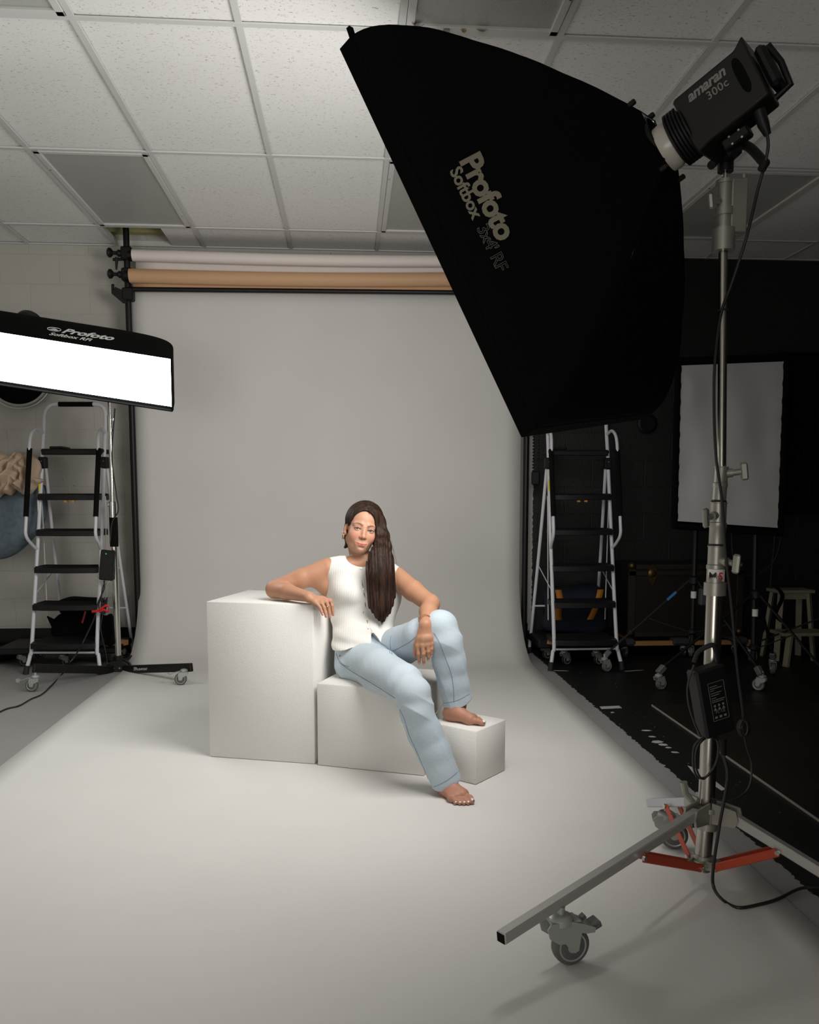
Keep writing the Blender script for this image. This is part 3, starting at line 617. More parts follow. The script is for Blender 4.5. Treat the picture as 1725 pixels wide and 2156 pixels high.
# logo letters on the collar
cl = (S_[4] + S_[5]) / 2 - V((0, 0, 0.026)); fwd = nrm((CAM - cl) * V((1, 1, 0))); sdv = V((-fwd[1], fwd[0], 0))
def wrap(x0, z0, r=0.0268): return lambda x, y: cl + fwd * (r * math.cos((x + x0) / r)) + sdv * (r * math.sin((x + x0) / r)) + V((0, 0, z0 + y))
b = MB()
b.grid(lambda u, v: wrap(-0.024 + 0.056 * u, -0.017 + 0.036 * v, 0.0262)(0, 0), 10, 2); b.build('label_band', M['label_white'], st)
text_on('M', wrap(-0.021, -0.012), 'logo_letter', M['black_plastic'], st, size=0.032, bold=0.0007)
text_on('S', wrap(0.008, -0.012), 'logo_letter', mat('red_print', (0.6, 0.02, 0.02), 0.5), st, size=0.032, bold=0.0007)
# base
hubT, hubB = P(1490, 1712, 2.29), P(1480, 1815, 2.285)
ax = nrm(hubT - hubB)
b = MB(); b.cyl(P(1478, 1832, 2.285), P(1489, 1700, 2.30), 0.024, n=30); b.build('base_tube', M['steel'], st)
hub = MB(); hub.lathe([(0.033, 0), (0.033, 0.02), (0.030, 0.022), (0.030, 0.05), (0.036, 0.052), (0.036, 0.066)], hubT - ax * 0.045, ax, 28)
hub2 = MB(); hub2.lathe([(0.032, 0), (0.032, 0.012), (0.028, 0.014), (0.028, 0.03)], hubB - ax * 0.008, ax, 28)
ends = [(P(1055, 1975, 1.80), G(1200, 2032)), (P(1369, 1690, 2.62), G(1418, 1789)), (P(1790, 1872, 2.02), G(1810, 1990))]
legs = []
for k, (e, gnd) in enumerate(ends):
    d = nrm((e - hubT) * V((1, 1, 0))); s = V((-d[1], d[0], 0)); a = hubT + d * 0.055 + V((0, 0, 0.014))
    if k == 1: e = V(e); 
    for q in (-1, 1): hub.prism([(0.0, -0.028), (0.068, -0.022), (0.075, 0.0), (0.068, 0.026), (0.0, 0.034)], hubT + s * q * 0.018 + d * 0.02 + V((0, 0, 0.006)), d, (0, 0, 1), 0.006)
    up = nrm(np.cross(s, e - a)); up = up if up[2] > 0 else -up
    b = MB(); b.bar(a, e, 0.028, 0.028, up=up, bev=0.003); leg = b.build('leg', M['leg_alu'] if k != 1 else mat('pale_aluminium', (0.5, 0.5, 0.55), 0.4, 0.6), st)
    b = MB(); b.bar(e - nrm(e - a) * 0.002, e + nrm(e - a) * 0.0012, 0.023, 0.023, up=up); b.build('open_end', M['foam'], leg)
    m_ = a + (e - a) * (0.36, 0.5, 0.46)[k]; c = hubB + d * 0.03
    for q in (-1, 1):
        hub2.prism([(0, -0.014), (0.045, -0.01), (0.045, 0.012), (0, 0.016)], hubB + s * q * 0.018 + d * 0.005, d, (0, 0, 1), 0.005)
        b = MB(); b.bar(c + d * 0.008 + s * q * 0.022, m_ + s * q * 0.022 - V((0, 0, .01)), 0.005, 0.024, bev=0.002); br = b.build('brace', M['red_paint'], st)
        b = MB(); b.cyl(m_ + s * q * 0.022 - V((0, 0, .01)), m_ + s * q * 0.030 - V((0, 0, .01)), 0.007, n=12); b.cyl(c + d * .012 + s * q * 0.022, c + d * .012 + s * q * 0.030, 0.007, n=12); split_build(b, 'bolt', M['chrome'], br)
    r = 0.048 if k == 0 else 0.045
    # height of the leg above the caster stem
    dd_ = e - a; tt = ((gnd - a)[:2] @ dd_[:2]) / (dd_[:2] @ dd_[:2]); zt = (a + dd_ * tt)[2] - 0.012
    ang = math.atan2(FW[1] * 0 + 0.25, 1.0) if k == 0 else (-0.2 if k == 1 else 0.5)
    dv = V((math.cos(ang), math.sin(ang), 0)); pos = gnd.copy()
    caster(st, V((pos[0], pos[1], 0.006)), r, 0.030, max(zt, 0.12), ang, M['zinc'], M['grey_rubber'], brake=True, big=k < 2)
b0 = hub; b0.tube([hubT + V((-0.03, 0.02, 0.02)), hubT + V((-0.055, 0.03, 0.05)), hubT + V((-0.062, 0.03, 0.085))], [0.008, 0.010, 0.011], 10)
b0.build('upper_hub', M['dull_alu'], st); hub2.build('lower_hub', M['dull_alu'], st)
# power supply hanging on the column
pc = P(1497, 1474, 2.22); t = thing('power_adapter', 'big black power supply brick with a spec label hanging on the steel stand', 'power adapter', pc)
tl = P(1452, 1398, 2.22); bl = P(1478, 1548, 2.22); yv = nrm(tl - bl); xv = nrm(P(1530, 1390, 2.25) - tl); xv = nrm(xv - yv * (xv @ yv)); zv = np.cross(xv, yv); BR = np.stack([xv, yv, zv], 1)
b = MB(); b.box(pc, (0.098, 0.195, 0.050), BR, 0.006); b.build('case', M['black_plastic'], t)
sg = 1 if zv @ (CAM - pc) > 0 else -1
lc = pc + zv * sg * 0.0262 + xv * 0.006 + yv * 0.002
b = MB()
for dx in (-1, 1): b.box(lc + xv * 0.026 * dx, (0.0008, 0.108, 0.0006), BR)
for dy in (-1, 1): b.box(lc + yv * 0.054 * dy, (0.052, 0.0008, 0.0006), BR)
b.build('label_border', M['print_grey'], t, smooth=False)
pt = lambda x0, y0: (lambda x, y: lc + xv * (x0 + x) * 1.0 + yv * (y0 + y) + zv * sg * 0.0006)
for s_, x0, y0, z_ in (('POWER SUPPLY', -0.022, 0.043, 0.0062), ('AC 100-240V 50/60Hz', -0.018, 0.036, 0.0036), ('INPUT 6A MAX', -0.012, 0.0305, 0.0036), ('OUTPUT 48V 7.5A', -0.022, 0.022, 0.0038), ('SERIAL', -0.022, 0.010, 0.0038), ('CAUTION INDOOR USE ONLY', -0.022, 0.003, 0.0034), ('FC CE', -0.012, -0.035, 0.010)):
    pass
text_on('FC CE', pt(-0.016, -0.034), 'label_text', M['print_grey'], t, size=0.012)
b = MB()
for y0, w in ((0.043, .025), (0.037, .040), (0.0315, .012), (0.024, .036), (0.018, .028), (0.010, .016), (0.004, .044), (-0.001, .040)): b.box(lc + yv * y0 + xv * (w / 2 - 0.022), (w, 0.0016, 0.0005), BR)
for k in range(3):
    b.lathe([(0.0035, 0), (0.0035, .0004)], lc + yv * -0.012 + xv * (-0.015 + 0.014 * k), zv * sg, 14); b.box(lc + yv * -0.045 + xv * (-0.016 + 0.015 * k), (0.008, 0.006, 0.0005), BR); b.prism([(-.005, -.003), (.005, -.003), (0, .005)], lc + yv * -0.022 + xv * (-0.015 + 0.014 * k), xv, yv, 0.0005)
b.build('label_print', M['print_grey'], t, smooth=False)
b = MB(); b.tube([P(1520, 1555, 2.25), P(1524, 1590, 2.25)], [0.014, 0.008], 10); b.build('plug', M['black_plastic'], t)
b = MB(); b.tube(bez([P(1462, 1395, 2.24), P(1472, 1372, 2.24), P(1500, 1358, 2.23), P(1508, 1372, 2.24), P(1512, 1392, 2.26)], 6), 0.007, 10); b.build('hanging_strap', M['black_rubber'], t)
small = M['cord']
def cord(name, lab, pts, r, part=None, cat='cable', m=None):
    o = MB().tube(bez([V(p) for p in pts], 8), r, 10).build(name, m or small, part)
    if part is None: tag(o, lab, cat)
    return o
cord('power_cable', 'black cable running from the video light down past the steel stand', [P(1602, 240, 2.2), P(1618, 300, 2.2), P(1608, 355, 2.22), P(1596, 400, 2.24), P(1572, 500, 2.3), P(1540, 600, 2.33), P(1519, 660, 2.33), P(1506, 760, 2.31), P(1504, 860, 2.31), P(1508, 960, 2.31), P(1520, 1050, 2.30), P(1528, 1160, 2.30), P(1541, 1280, 2.30), P(1552, 1400, 2.28), P(1566, 1510, 2.28), P(1562, 1540, 2.28)], 0.0042)
b = MB(); b.tube([P(1598, 232, 2.2), P(1608, 262, 2.2), P(1617, 284, 2.2)], [0.015, 0.015, 0.009], 12); b.build('cable_plug', M['black_plastic'], vl)
b = MB(); b.tube([P(1611, 342, 2.2), P(1604, 358, 2.2)], [0.011, 0.011], 10); b.build('cable_clip', M['black_plastic'], vl)
cord('coiled_cable', 'loop of black cable slung round the steel column under the power supply', [P(1484, 1551, 2.22), P(1463, 1570, 2.22), P(1460, 1610, 2.22), P(1470, 1637, 2.22), P(1492, 1632, 2.22), P(1510, 1600, 2.22), P(1511, 1560, 2.23), P(1490, 1552, 2.22), P(1468, 1575, 2.21), P(1466, 1615, 2.21), P(1480, 1640, 2.21), P(1503, 1618, 2.21)], 0.0032)
cord('mains_cable', 'black mains cable hanging from the power supply and trailing off over the floor at right', [P(1524, 1590, 2.24), P(1532, 1640, 2.22), P(1515, 1740, 2.16), P(1502, 1830, 2.10), P(1504, 1870, 2.05), G(1525, 1897, .012), G(1556, 1911, .010), G(1600, 1904, .010), G(1640, 1892, .010), G(1685, 1871, .010), G(1725, 1869, .012), G(1790, 1862, .012)], 0.0045)
cord('thin_cable', 'thin black cable looping from the power supply to behind the steel column', [P(1563, 1520, 2.27), P(1572, 1570, 2.28), P(1583, 1610, 2.28), P(1576, 1660, 2.27), P(1540, 1685, 2.26), P(1500, 1682, 2.27)], 0.0028)
b = MB()
for k in range(4): b.tube([P(1566 + 12 * math.cos(a + k) * (1 - .1 * k), 1532 + 17 * math.sin(a + k), 2.27 - 0.004 * k) for a in np.linspace(0, 6.2, 20)], 0.004, 8)
tag(b.build('cable_bundle', small), 'small knot of black cable bundled beside the power supply', 'cable')
cord('side_cable', 'thin black cable hanging down along the left side of the power supply', [P(1462, 1400, 2.2), P(1449, 1440, 2.2), P(1450, 1480, 2.2), P(1462, 1520, 2.2), P(1476, 1552, 2.2)], 0.0028)
# ------------------------------------------------------------------ strip softbox at left
t = thing('strip_softbox', 'long glowing strip softbox with black cover at the left edge of the photo', 'softbox', (-1.85, 4.8, 1.9))
TR, BR_, TL = P(365, 752, 4.62), P(362, 862, 4.80), P(0, 695, 4.62)
sx_ = nrm(TR - TL); C0 = (TR + BR_) / 2; sy_ = nrm(TR - BR_); sy_ = nrm(sy_ - sx_ * (sy_ @ sx_)); sz_ = np.cross(sx_, sy_)   # sz_ points to the camera side
if sz_ @ (CAM - C0) < 0: sz_ = -sz_
SHX, SHY, SD = 0.92, np.linalg.norm(TR - BR_) / 2, 0.40
SM = C0 - sx_ * SHX
def spt(x, y, z): return SM + sx_ * x + sy_ * y - sz_ * z
def ssz(v): return (0.09 + 0.91 * (1 - .07 * v - .93 * v ** 4)), (0.42 + 0.58 * (1 - v ** 3.0))
for (ax_, ay_, bx_, by_) in [(-1, 1, 1, 1), (1, 1, 1, -1), (1, -1, -1, -1), (-1, -1, -1, 1)]:
    def f(u, v):
        a, c = ssz(v); x = ax_ + (bx_ - ax_) * u; y = ay_ + (by_ - ay_) * u
        return spt(x * SHX * a, y * SHY * c, SD * v)
    MB().grid(f, 30, 30).build('side_panel', M['black_fabric'], t, solid=0.003, ang=60)
b = MB(); e = 0.004
for p, q in (((-1, -1), (1, -1)), ((1, -1), (1, 1)), ((1, 1), (-1, 1)), ((-1, 1), (-1, -1))):
    b.bar(spt(p[0] * SHX, p[1] * SHY, -0.010), spt(q[0] * SHX, q[1] * SHY, -0.010), 0.006, 0.022, up=sz_)
b.build('front_lip', M['black_fabric'], t)
MB().add([spt(x * (SHX - .010), y * (SHY - .014), 0.006 + 0.0) for x, y in ((-1, -1), (1, -1), (1, 1), (-1, 1))], [(0, 1, 2, 3)]).build('lit_diffuser', M['strip_diff'], t, smooth=False)
def st_on(x0, v0):
    def f(x, y):
        v = v0 - y / SD * 1.0; v = max(v, 0.0) ; a, c = ssz(v); return spt(x0 + x, SHY * c + 0.003, SD * (v0 + y / SD) if 0 else SD * v)
    return f
def st_up(x0, d0):
    """writing stands up on the top panel: letter tops towards the back"""
    def f(x, y):
        v = (d0 + y) / SD; a, c = ssz(v); return spt(x0 + x, SHY * c + 0.0045, SD * v) - sz_ * 0.0
    return f
xo = lambda px: float((P(px, 710, 4.62) - SM) @ sx_)
text_on('Profoto', st_up(xo(119), 0.075), 'printed_name', M['print_white'], t, size=0.085, bold=0.003, shear=0.25)
text_on('Softbox RFi', st_up(xo(99), 0.025), 'printed_name', M['print_white'], t, size=0.046, bold=0.0012, shear=0.2)
b = MB()
b.tube([st_up(xo(92) + 0.028 * math.cos(a) * 1.25 + .02, 0.10)(0, 0.022 * math.sin(a)) for a in np.linspace(0, 2 * math.pi, 24)], 0.0018, 6)
b.grid(lambda u, v: st_up(xo(92) + .02, 0.088)((u - .5) * 0.05, v * 0.022 * math.sin(math.pi * min(max(u, .02), .98))), 12, 4)
b.build('logo_mark', M['print_white'], t, smooth=False)
hb = spt(0, 0, SD)
MB().lathe([(0.07, 0), (0.085, 0.02), (0.085, 0.05), (0.06, 0.06)], hb - sz_ * -0.01, -sz_, 28).build('speed_ring', M['black_metal'], t)
# its stand
q0 = G(253, 1412); q0 = V((q0[0], q0[1], 0))
A0 = P(252, 1385, q0[1]); topz = P(237, 850, q0[1])
t = thing('light_stand', 'chrome light stand with flat black wheeled legs left of the backdrop', 'light stand', (q0[0], q0[1], 0))
zz = lambda py: CAMH - (py - 1045) / 1750 * q0[1]
px_ = q0[0] + (A0[0] - q0[0]); X0 = float(P(246, 1300, q0[1])[0])
b = MB(); b.cyl((X0, q0[1], 0.05), (X0, q0[1], zz(1065)), 0.0205, n=24); b.build('lower_tube', M['chrome'], t)
b = MB(); b.cyl((X0, q0[1], zz(1065)), (X0, q0[1], zz(930)), 0.0145, n=24); b.build('middle_tube', M['chrome'], t)
b = MB(); b.cyl((X0, q0[1], zz(930)), (X0, q0[1], zz(820)), 0.0115, n=24); b.build('upper_tube', M['chrome'], t)
b = MB(); b.cyl((X0, q0[1], zz(1088)), (X0, q0[1], zz(1056)), 0.0255, n=24); tknob(b, V((X0, q0[1], zz(1062))), (-1, -0.4, 0), W=0.014, L=0.04); b.build('collar', M['chrome'], t)
b = MB(); b.cyl((X0, q0[1], zz(912)), (X0, q0[1], zz(881)), 0.0175, n=24); b.cyl((X0, q0[1], zz(914)), (X0, q0[1], zz(911)), 0.019, n=24); tknob(b, V((X0, q0[1], zz(890))), (1, -0.3, 0), W=0.012, L=0.035); b.build('collar', M['chrome'], t)
MB().cyl((X0, q0[1], zz(1148)), (X0, q0[1], zz(1088)), 0.0265, n=24).build('padded_sleeve', M['foam'], t)
hz = zz(1402)
b = MB(); b.prism([(0.075 * math.cos(a), 0.055 * math.sin(a)) for a in np.linspace(0, math.pi, 14)] + [(-0.075, -0.035), (0.075, -0.035)], (X0, q0[1] - 0.03, hz), (1, 0, 0), (0, 0, 1), 0.03)
b.cyl((X0, q0[1], hz - 0.04), (X0, q0[1], hz + 0.085), 0.027, n=20); b.prism([(0.075 * math.cos(a), 0.055 * math.sin(a)) for a in np.linspace(0, math.pi, 14)] + [(-0.075, -0.035), (0.075, -0.035)], (X0, q0[1] + 0.03, hz), (1, 0, 0), (0, 0, 1), 0.03)
b.build('hub', M['black_plastic'], t)
b = MB()
for dx in (-0.055, -0.02, 0.02, 0.055): b.cyl((X0 + dx, q0[1] - 0.05, hz - 0.012 + (0.02 if abs(dx) < .03 else 0)), (X0 + dx, q0[1] - 0.044, hz - 0.012 + (0.02 if abs(dx) < .03 else 0)), 0.006, n=10)
split_build(b, 'bolt', M['chrome'], t)
for k, (ex_, gx) in enumerate([((70, 1407), (68, 1456)), ((404, 1405), (381, 1444)), (None, None)]):
    if ex_ is None: gp = V((X0 + 0.12, 5.92, 0)); e = V((X0 + 0.13, 5.97, 0.135))
    else: gp = G(*gx); e = P(ex_[0], ex_[1], gp[1])
    a = V((X0, q0[1], hz - 0.004)) + nrm((e - V((X0, q0[1], 0))) * V((1, 1, 0))) * 0.05
    leg = MB().bar(a, e, 0.022, 0.052, bev=0.003).build('leg', M['black_metal'], t)
    zt = e[2] - 0.026
    ang = {0: math.pi * 1.0, 1: math.pi * 1.03, 2: 0.4}[k]
    gz = 0.0065 if k == 1 else 0.001
    caster(t, V((gp[0], gp[1], gz)), 0.037, 0.022, zt, ang, M['zinc'], M['grey_rubber'], brake=True)
    if k == 1:
        d = nrm(e - a); lp0 = a + d * 0.16; n2 = nrm(np.cross(d, (0, 0, 1))); n2 = n2 if n2 @ (CAM - a) > 0 else -n2
        text_on('FLASHPOINT', lambda x, y: lp0 + d * x + V((0, 0, y - 0.007)) + n2 * 0.0118, 'printed_name', M['print_white'], leg, size=0.020, bold=0.0004)
        text_on('FP', lambda x, y: lp0 + d * (x - 0.028) + V((0, 0, y - 0.009)) + n2 * 0.0118, 'printed_name', M['print_white'], leg, size=0.033, bold=0.0004)
b = MB(); b.tube(bez([(X0, q0[1], zz(822)), (X0 - 0.02, q0[1] - 0.02, zz(822) + 0.08), (X0 - 0.2, q0[1] - 0.1, zz(822) + 0.16), hb - sz_ * 0.03], 6), 0.014, 12); b.build('boom_arm', M['black_metal'], t)
pcn = P(226, 1190, q0[1] - 0.06); t2 = thing('power_adapter', 'black power supply brick with a green light hanging on the chrome stand', 'power adapter', pcn)
RR = np.array(Matrix.Rotation(math.radians(6), 3, 'Y')); b = MB(); b.box(pcn, (0.088, 0.195, 0.035)[0:1] + (0.035, 0.195), RR, 0.006); b.build('case', M['black_plastic'], t2)
b = MB(); b.box(pcn + V((0.0, -0.0185, 0.075)), (0.005, 0.002, 0.006)); b.build('indicator_light', mat('green_led', (0.02, 0.3, 0.1), 0.5, emit=((0.05, 1, 0.3), 0.6)), t2, smooth=False)
yq = q0[1] - 0.07
cord('power_cable', 'black cable running down from the strip light, over the floor to the left edge', [P(242, 860, yq), P(236, 960, yq), P(245, 1040, yq), P(249, 1075, yq), P(236, 1100, yq), P(232, 1142, yq)], 0.004)
cord('mains_cable', 'black cable hanging under the left power supply and snaking over the grey floor', [P(219, 1222, yq), P(219, 1240, yq), P(207, 1268, yq), P(199, 1300, yq), P(188, 1325, yq), P(170, 1362, yq - .05), P(150, 1392, 5.15), G(132, 1418, .006), G(108, 1444, .005), G(88, 1462, .005), G(65, 1472, .005), G(40, 1486, .005), G(10, 1494, .005), G(-40, 1520, .005)], 0.0045)
cord('thin_cable', 'pair of thin black cables dangling beside the right leg of the left ladder', [P(221, 1222, yq), P(214, 1250, yq), P(216, 1290, yq), P(212, 1320, yq), P(216, 1345, yq), P(222, 1370, yq), P(226, 1395, yq)], 0.0032)
b = MB()
for k in range(3): b.tube(bez([P(214 + 6 * k, 1258, yq - .01 * k), P(208 + 5 * k, 1275, yq), P(213 + 4 * k, 1292, yq), P(220 + k, 1286, yq), P(214 + 6 * k, 1262, yq)], 6), 0.0042, 8)
tag(b.build('cable_bundle', small), 'bundle of folded black cable hanging by the left ladder at the red strap', 'cable')
b = MB(); pts = bez([P(193, 1288, yq - .03), P(205, 1286, yq - .03), P(216, 1279, yq - .03), P(224, 1275, yq - .03), P(230, 1280, yq - .03), P(227, 1288, yq - .03), P(219, 1284, yq - .03), P(208, 1288, yq - .03)], 7)
b.grid(lambda u, v: pts[min(int(u * (len(pts) - 1) + .5), len(pts) - 1)] + V((0, 0, (v - .5) * 0.016)), len(pts), 3)
tag(b.build('red_strap', mat('red_ribbon', (0.55, 0.008, 0.012), 0.5), solid=0.0015), 'bright red strap loop hanging beside the chrome stand pole', 'strap')
# ------------------------------------------------------------------ left background
# round black reflector disc on the wall
c = P(38, 789, 6.12); t = thing('round_reflector', 'round black disc with a pale rim on the wall below the strip softbox', 'reflector', c)
b = MB(); b.lathe([(0.001, 0), (0.205, 0), (0.205, 0.012), (0.001, 0.014)], c, (0, -1, 0), 48); b.build('disc', M['black_fabric'], t)
b = MB(); b.tube([c + V((0.212 * math.cos(a), -0.008, 0.212 * math.sin(a))) for a in np.linspace(0, 2 * math.pi, 64, endpoint=False)], 0.009, 10, closed=True); b.build('rim', mat('pale_rim', (0.35, 0.35, 0.33), 0.4), t)
b = MB(); b.tube([c + V((0.232 * math.cos(a), -0.004, 0.232 * math.sin(a))) for a in np.linspace(0, 2 * math.pi, 64, endpoint=False)], 0.004, 8, closed=True); b.build('spring_hoop', M['silver'], t)
def cloth_blob(name, pts, f, m, lab, cat, dep, seed, amp):
    """closed hanging cloth: outline in the XZ plane, puffed out towards the room with folds"""
    r_ = np.random.default_rng(seed); k = r_.uniform(-1, 1, (9, 4)); cx = V(pts).mean(0); n = len(pts)
    dense = bez([*pts, pts[0]], 10)[:-1]; N = len(dense); b = MB()
    def g(u, v, front):
        o = dense[int(round(u * N)) % N]; q = cx + (o - cx) * v; w = math.sqrt(max(1 - v ** 2.6, 0))
        fold = sum(a[3] * math.sin((q[0] * (4 + 11 * abs(a[0])) + q[2] * 13 * a[1]) * (1, 1, 3.6)[f] + 7 * a[2]) for a in k)
        if f == 2: fold = sum(a[3] * (1 - 2 * abs(math.sin(q[0] * (7 + 26 * abs(a[0])) + q[2] * 34 * a[1] + 7 * a[2] + 2 * math.sin(q[0] * 20 + a[0] * 9)))) for a in k)
        return q + V((0, -front * (dep * w + amp * fold * w), 0))
    b.grid(lambda u, v: g(u, v, 1), N, 36, True); b.grid(lambda u, v: g(u, v, -0.4), N, 6, True)
    b.v = b.v; o = b.build(name, m, sub=1, ang=180); return tag(o, lab, cat)
YC = 5.9
blue = [P(x, y, YC) for x, y in [(-60, 1040), (0, 1030), (50, 1015), (97, 1020), (104, 1050), (100, 1090), (84, 1120), (62, 1146), (38, 1166), (8, 1178), (-40, 1178), (-80, 1140)]]
cloth_blob('blue_blanket', blue, 0, mat('slate_blue_fabric', (0.13, 0.17, 0.20), 0.9, bump=(60, 0.5), noise=(30, (0.09, 0.12, 0.145), 0.35, 0.7)), 'slate blue cloth hanging in a rounded fold behind the left ladder', 'blanket', 0.14, 3, 0.010)
tan = [P(x, y, YC - 0.16) for x, y in [(-60, 960), (-20, 955), (0, 948), (20, 958), (35, 950), (60, 955), (82, 966), (90, 985), (86, 1005), (96, 1012), (84, 1022), (70, 1040), (52, 1042), (36, 1030), (26, 1044), (10, 1040), (-12, 1055), (-60, 1040)]]
cloth_blob('beige_cloth', tan, 2, mat('beige_muslin', (0.50, 0.38, 0.27), 0.9, bump=(25, 0.4)), 'crumpled beige cloth piled on top of the blue cloth', 'cloth', 0.09, 5, 0.020)
tag(MB().cyl((XL, 5.97, 1.20), (-2.10, 5.97, 1.20), 0.02).build('hanging_rail', M['black_metal']), 'dark wall rail under the beige and blue cloths, hidden by them', 'rail')
# black bags on a low dolly behind the left ladder
def softbag(t, name, c, size, m, seed, pinch=0.12, parent_world=True):
    b = MB(); r_ = np.random.default_rng(seed); ph = r_.uniform(0, 6, 6); bm = bmesh.new(); bmesh.ops.create_cube(bm, size=2); bmesh.ops.subdivide_edges(bm, edges=bm.edges[:], cuts=7, use_grid_fill=True)
    vs = []
    for v in bm.verts:
        x, y, z = v.co; r = (abs(x) ** 5 + abs(y) ** 5 + abs(z) ** 5) ** 0.2; x, y, z = x / r, y / r, z / r
        w = 1 - pinch * (z * .5 + .5) + 0.05 * math.sin(3 * z + ph[0] + 2 * y); d = 0.05 * math.sin(4 * x + ph[1]) * math.sin(3 * z + ph[2]) + 0.03 * math.sin(9 * x + 5 * z + ph[3])
        vs.append(V(c) + V((x * size[0] / 2 * (w + d), y * size[1] / 2 * (w + d), z * size[2] / 2 * (1 + 0.08 * math.sin(3 * x + ph[4])))))
    bm.verts.index_update(); b.add(vs, [[v.index for v in f.verts] for f in bm.faces]); bm.free(); return b.build(name, m, t, ang=180)
db = G(190, 1395)
t = thing('equipment_dolly', 'low dark wheeled dolly behind the left ladder', 'dolly', (-1.95, 5.85, 0))
MB().box((-1.97, 5.86, 0.115), (0.80, 0.40, 0.045), bev=0.01).build('deck', M['black_plastic'], t)
MB().bar((-1.66, 5.70, 0.135), (-1.57, 5.88, 0.135), 0.05, 0.035).build('plywood_edge', M['wood'], t)
for x, y in ((-2.22, 5.75), (-1.93, 5.72), (-1.60, 5.78), (-2.2, 6.0), (-1.62, 6.0)): caster(t, V((x, y, 0.0)), 0.033, 0.022, 0.10, 0.7, M['zinc'], M['black_rubber'])
t = thing('flat_case', 'flat dark case lying low at the left edge against the black baseboard', 'case', (-2.5, 5.95, 0)); softbag(t, 'body', (-2.62, 5.98, 0.06), (0.62, 0.35, 0.10), M['black_fabric'], 4)
t = thing('camera_bag', 'black equipment bag under the left ladder, beside its right leg', 'bag', (-1.86, 5.80, 0.14))
softbag(t, 'body', (-1.86, 5.83, 0.255), (0.34, 0.24, 0.22), M['black_fabric'], 1); softbag(t, 'flap', (-1.83, 5.80, 0.40), (0.27, 0.18, 0.12), M['black_fabric'], 2, -0.1)
b = MB(); b.prism([(-0.05, 0), (0.0, -0.025), (0.03, -0.10), (-0.01, -0.10)], (-1.99, 5.72, 0.345), (1, 0, 0), (0, 0, 1), 0.02); b.prism([(-0.03, 0.0), (0.03, 0.015), (0.03, -0.04)], (-1.96, 5.70, 0.43), (1, 0, 0), (0, 0, 1), 0.02); b.build('open_flap', M['black_fabric'], t)
b = MB(); b.bar((-1.80, 5.69, 0.30), (-1.775, 5.69, 0.38), 0.012, 0.012); b.build('red_zip_pull', mat('dark_red_tab', (0.3, 0.01, 0.01), 0.5), t)
t = thing('black_pouch', 'small black pouch standing under the chrome stand pole behind the ladder', 'bag', (-1.64, 5.75, 0.14)); softbag(t, 'body', (-1.645, 5.70, 0.25), (0.10, 0.12, 0.21), M['black_fabric'], 8)

# ------------------------------------------------------------------ right background
# white softbox on a stand, switched off
a0, a1, a2, a3 = P(1432, 766, 5.05), P(1653, 757, 5.0), P(1640, 1116, 4.9), P(1424, 1101, 4.95)
t = thing('softbox', 'unlit white softbox with black rim standing in the dark at right', 'softbox', (a0 + a2) / 2)
c_ = (a0 + a1 + a2 + a3) / 4; n_ = nrm(np.cross(a1 - a0, a3 - a0)); n_ = n_ if n_ @ (CAM - c_) > 0 else -n_
def q4(u, v): return (a0 * (1 - u) + a1 * u) * (1 - v) + (a3 * (1 - u) + a2 * u) * v
rr = np.random.default_rng(3); ph = rr.uniform(0, 6, (8,))
def wf(u, v):
    e = 0.004 * math.sin(v * 60 + u * 3) * (1 if u < .03 or u > .97 else 0)
    w = 0.006 * math.sin(9 * u + 6 * v + ph[0]) + 0.005 * math.sin(14 * u - 5 * v + ph[1]) + 0.004 * math.sin(3 * u + 19 * v + ph[2]); ed = min(u, 1 - u, v, 1 - v) * 8
    return q4(0.012 + u * .976, 0.012 + v * .976) + n_ * (0.004 + w * min(ed, 1)) + nrm(a1 - a0) * e
MB().grid(wf, 40, 50).build('diffuser', M['white_fab'], t, ang=180)
b = MB()
for p, q in ((a0, a1), (a1, a2), (a2, a3), (a3, a0)):
    o = lambda z: z + nrm(z - c_) * 0.022
    b.tube([o(p), o(q)], 0.02, 12); b.sphere(o(p), 0.02, 12)
b.build('rim', M['black_fabric'], t)
b = MB()
for i in range(4):
    p, q = (a0, a1, a2, a3)[i], (a1, a2, a3, a0)[i]
    b.grid(lambda u, v: ((p + (q - p) * u) + nrm((p + (q - p) * u) - c_) * 0.03) * (1 - v) + (c_ + ((p + (q - p) * u) - c_) * 0.2 - n_ * 0.42) * v + nrm((p + (q - p) * u) - c_) * 0.05 * math.sin(math.pi * v), 10, 10)
b.build('side_panel', M['black_fabric'], t, solid=0.003)
MB().cyl(c_ - n_ * 0.40, c_ - n_ * 0.62, 0.06).build('lamp_head', M['black_plastic'], t)
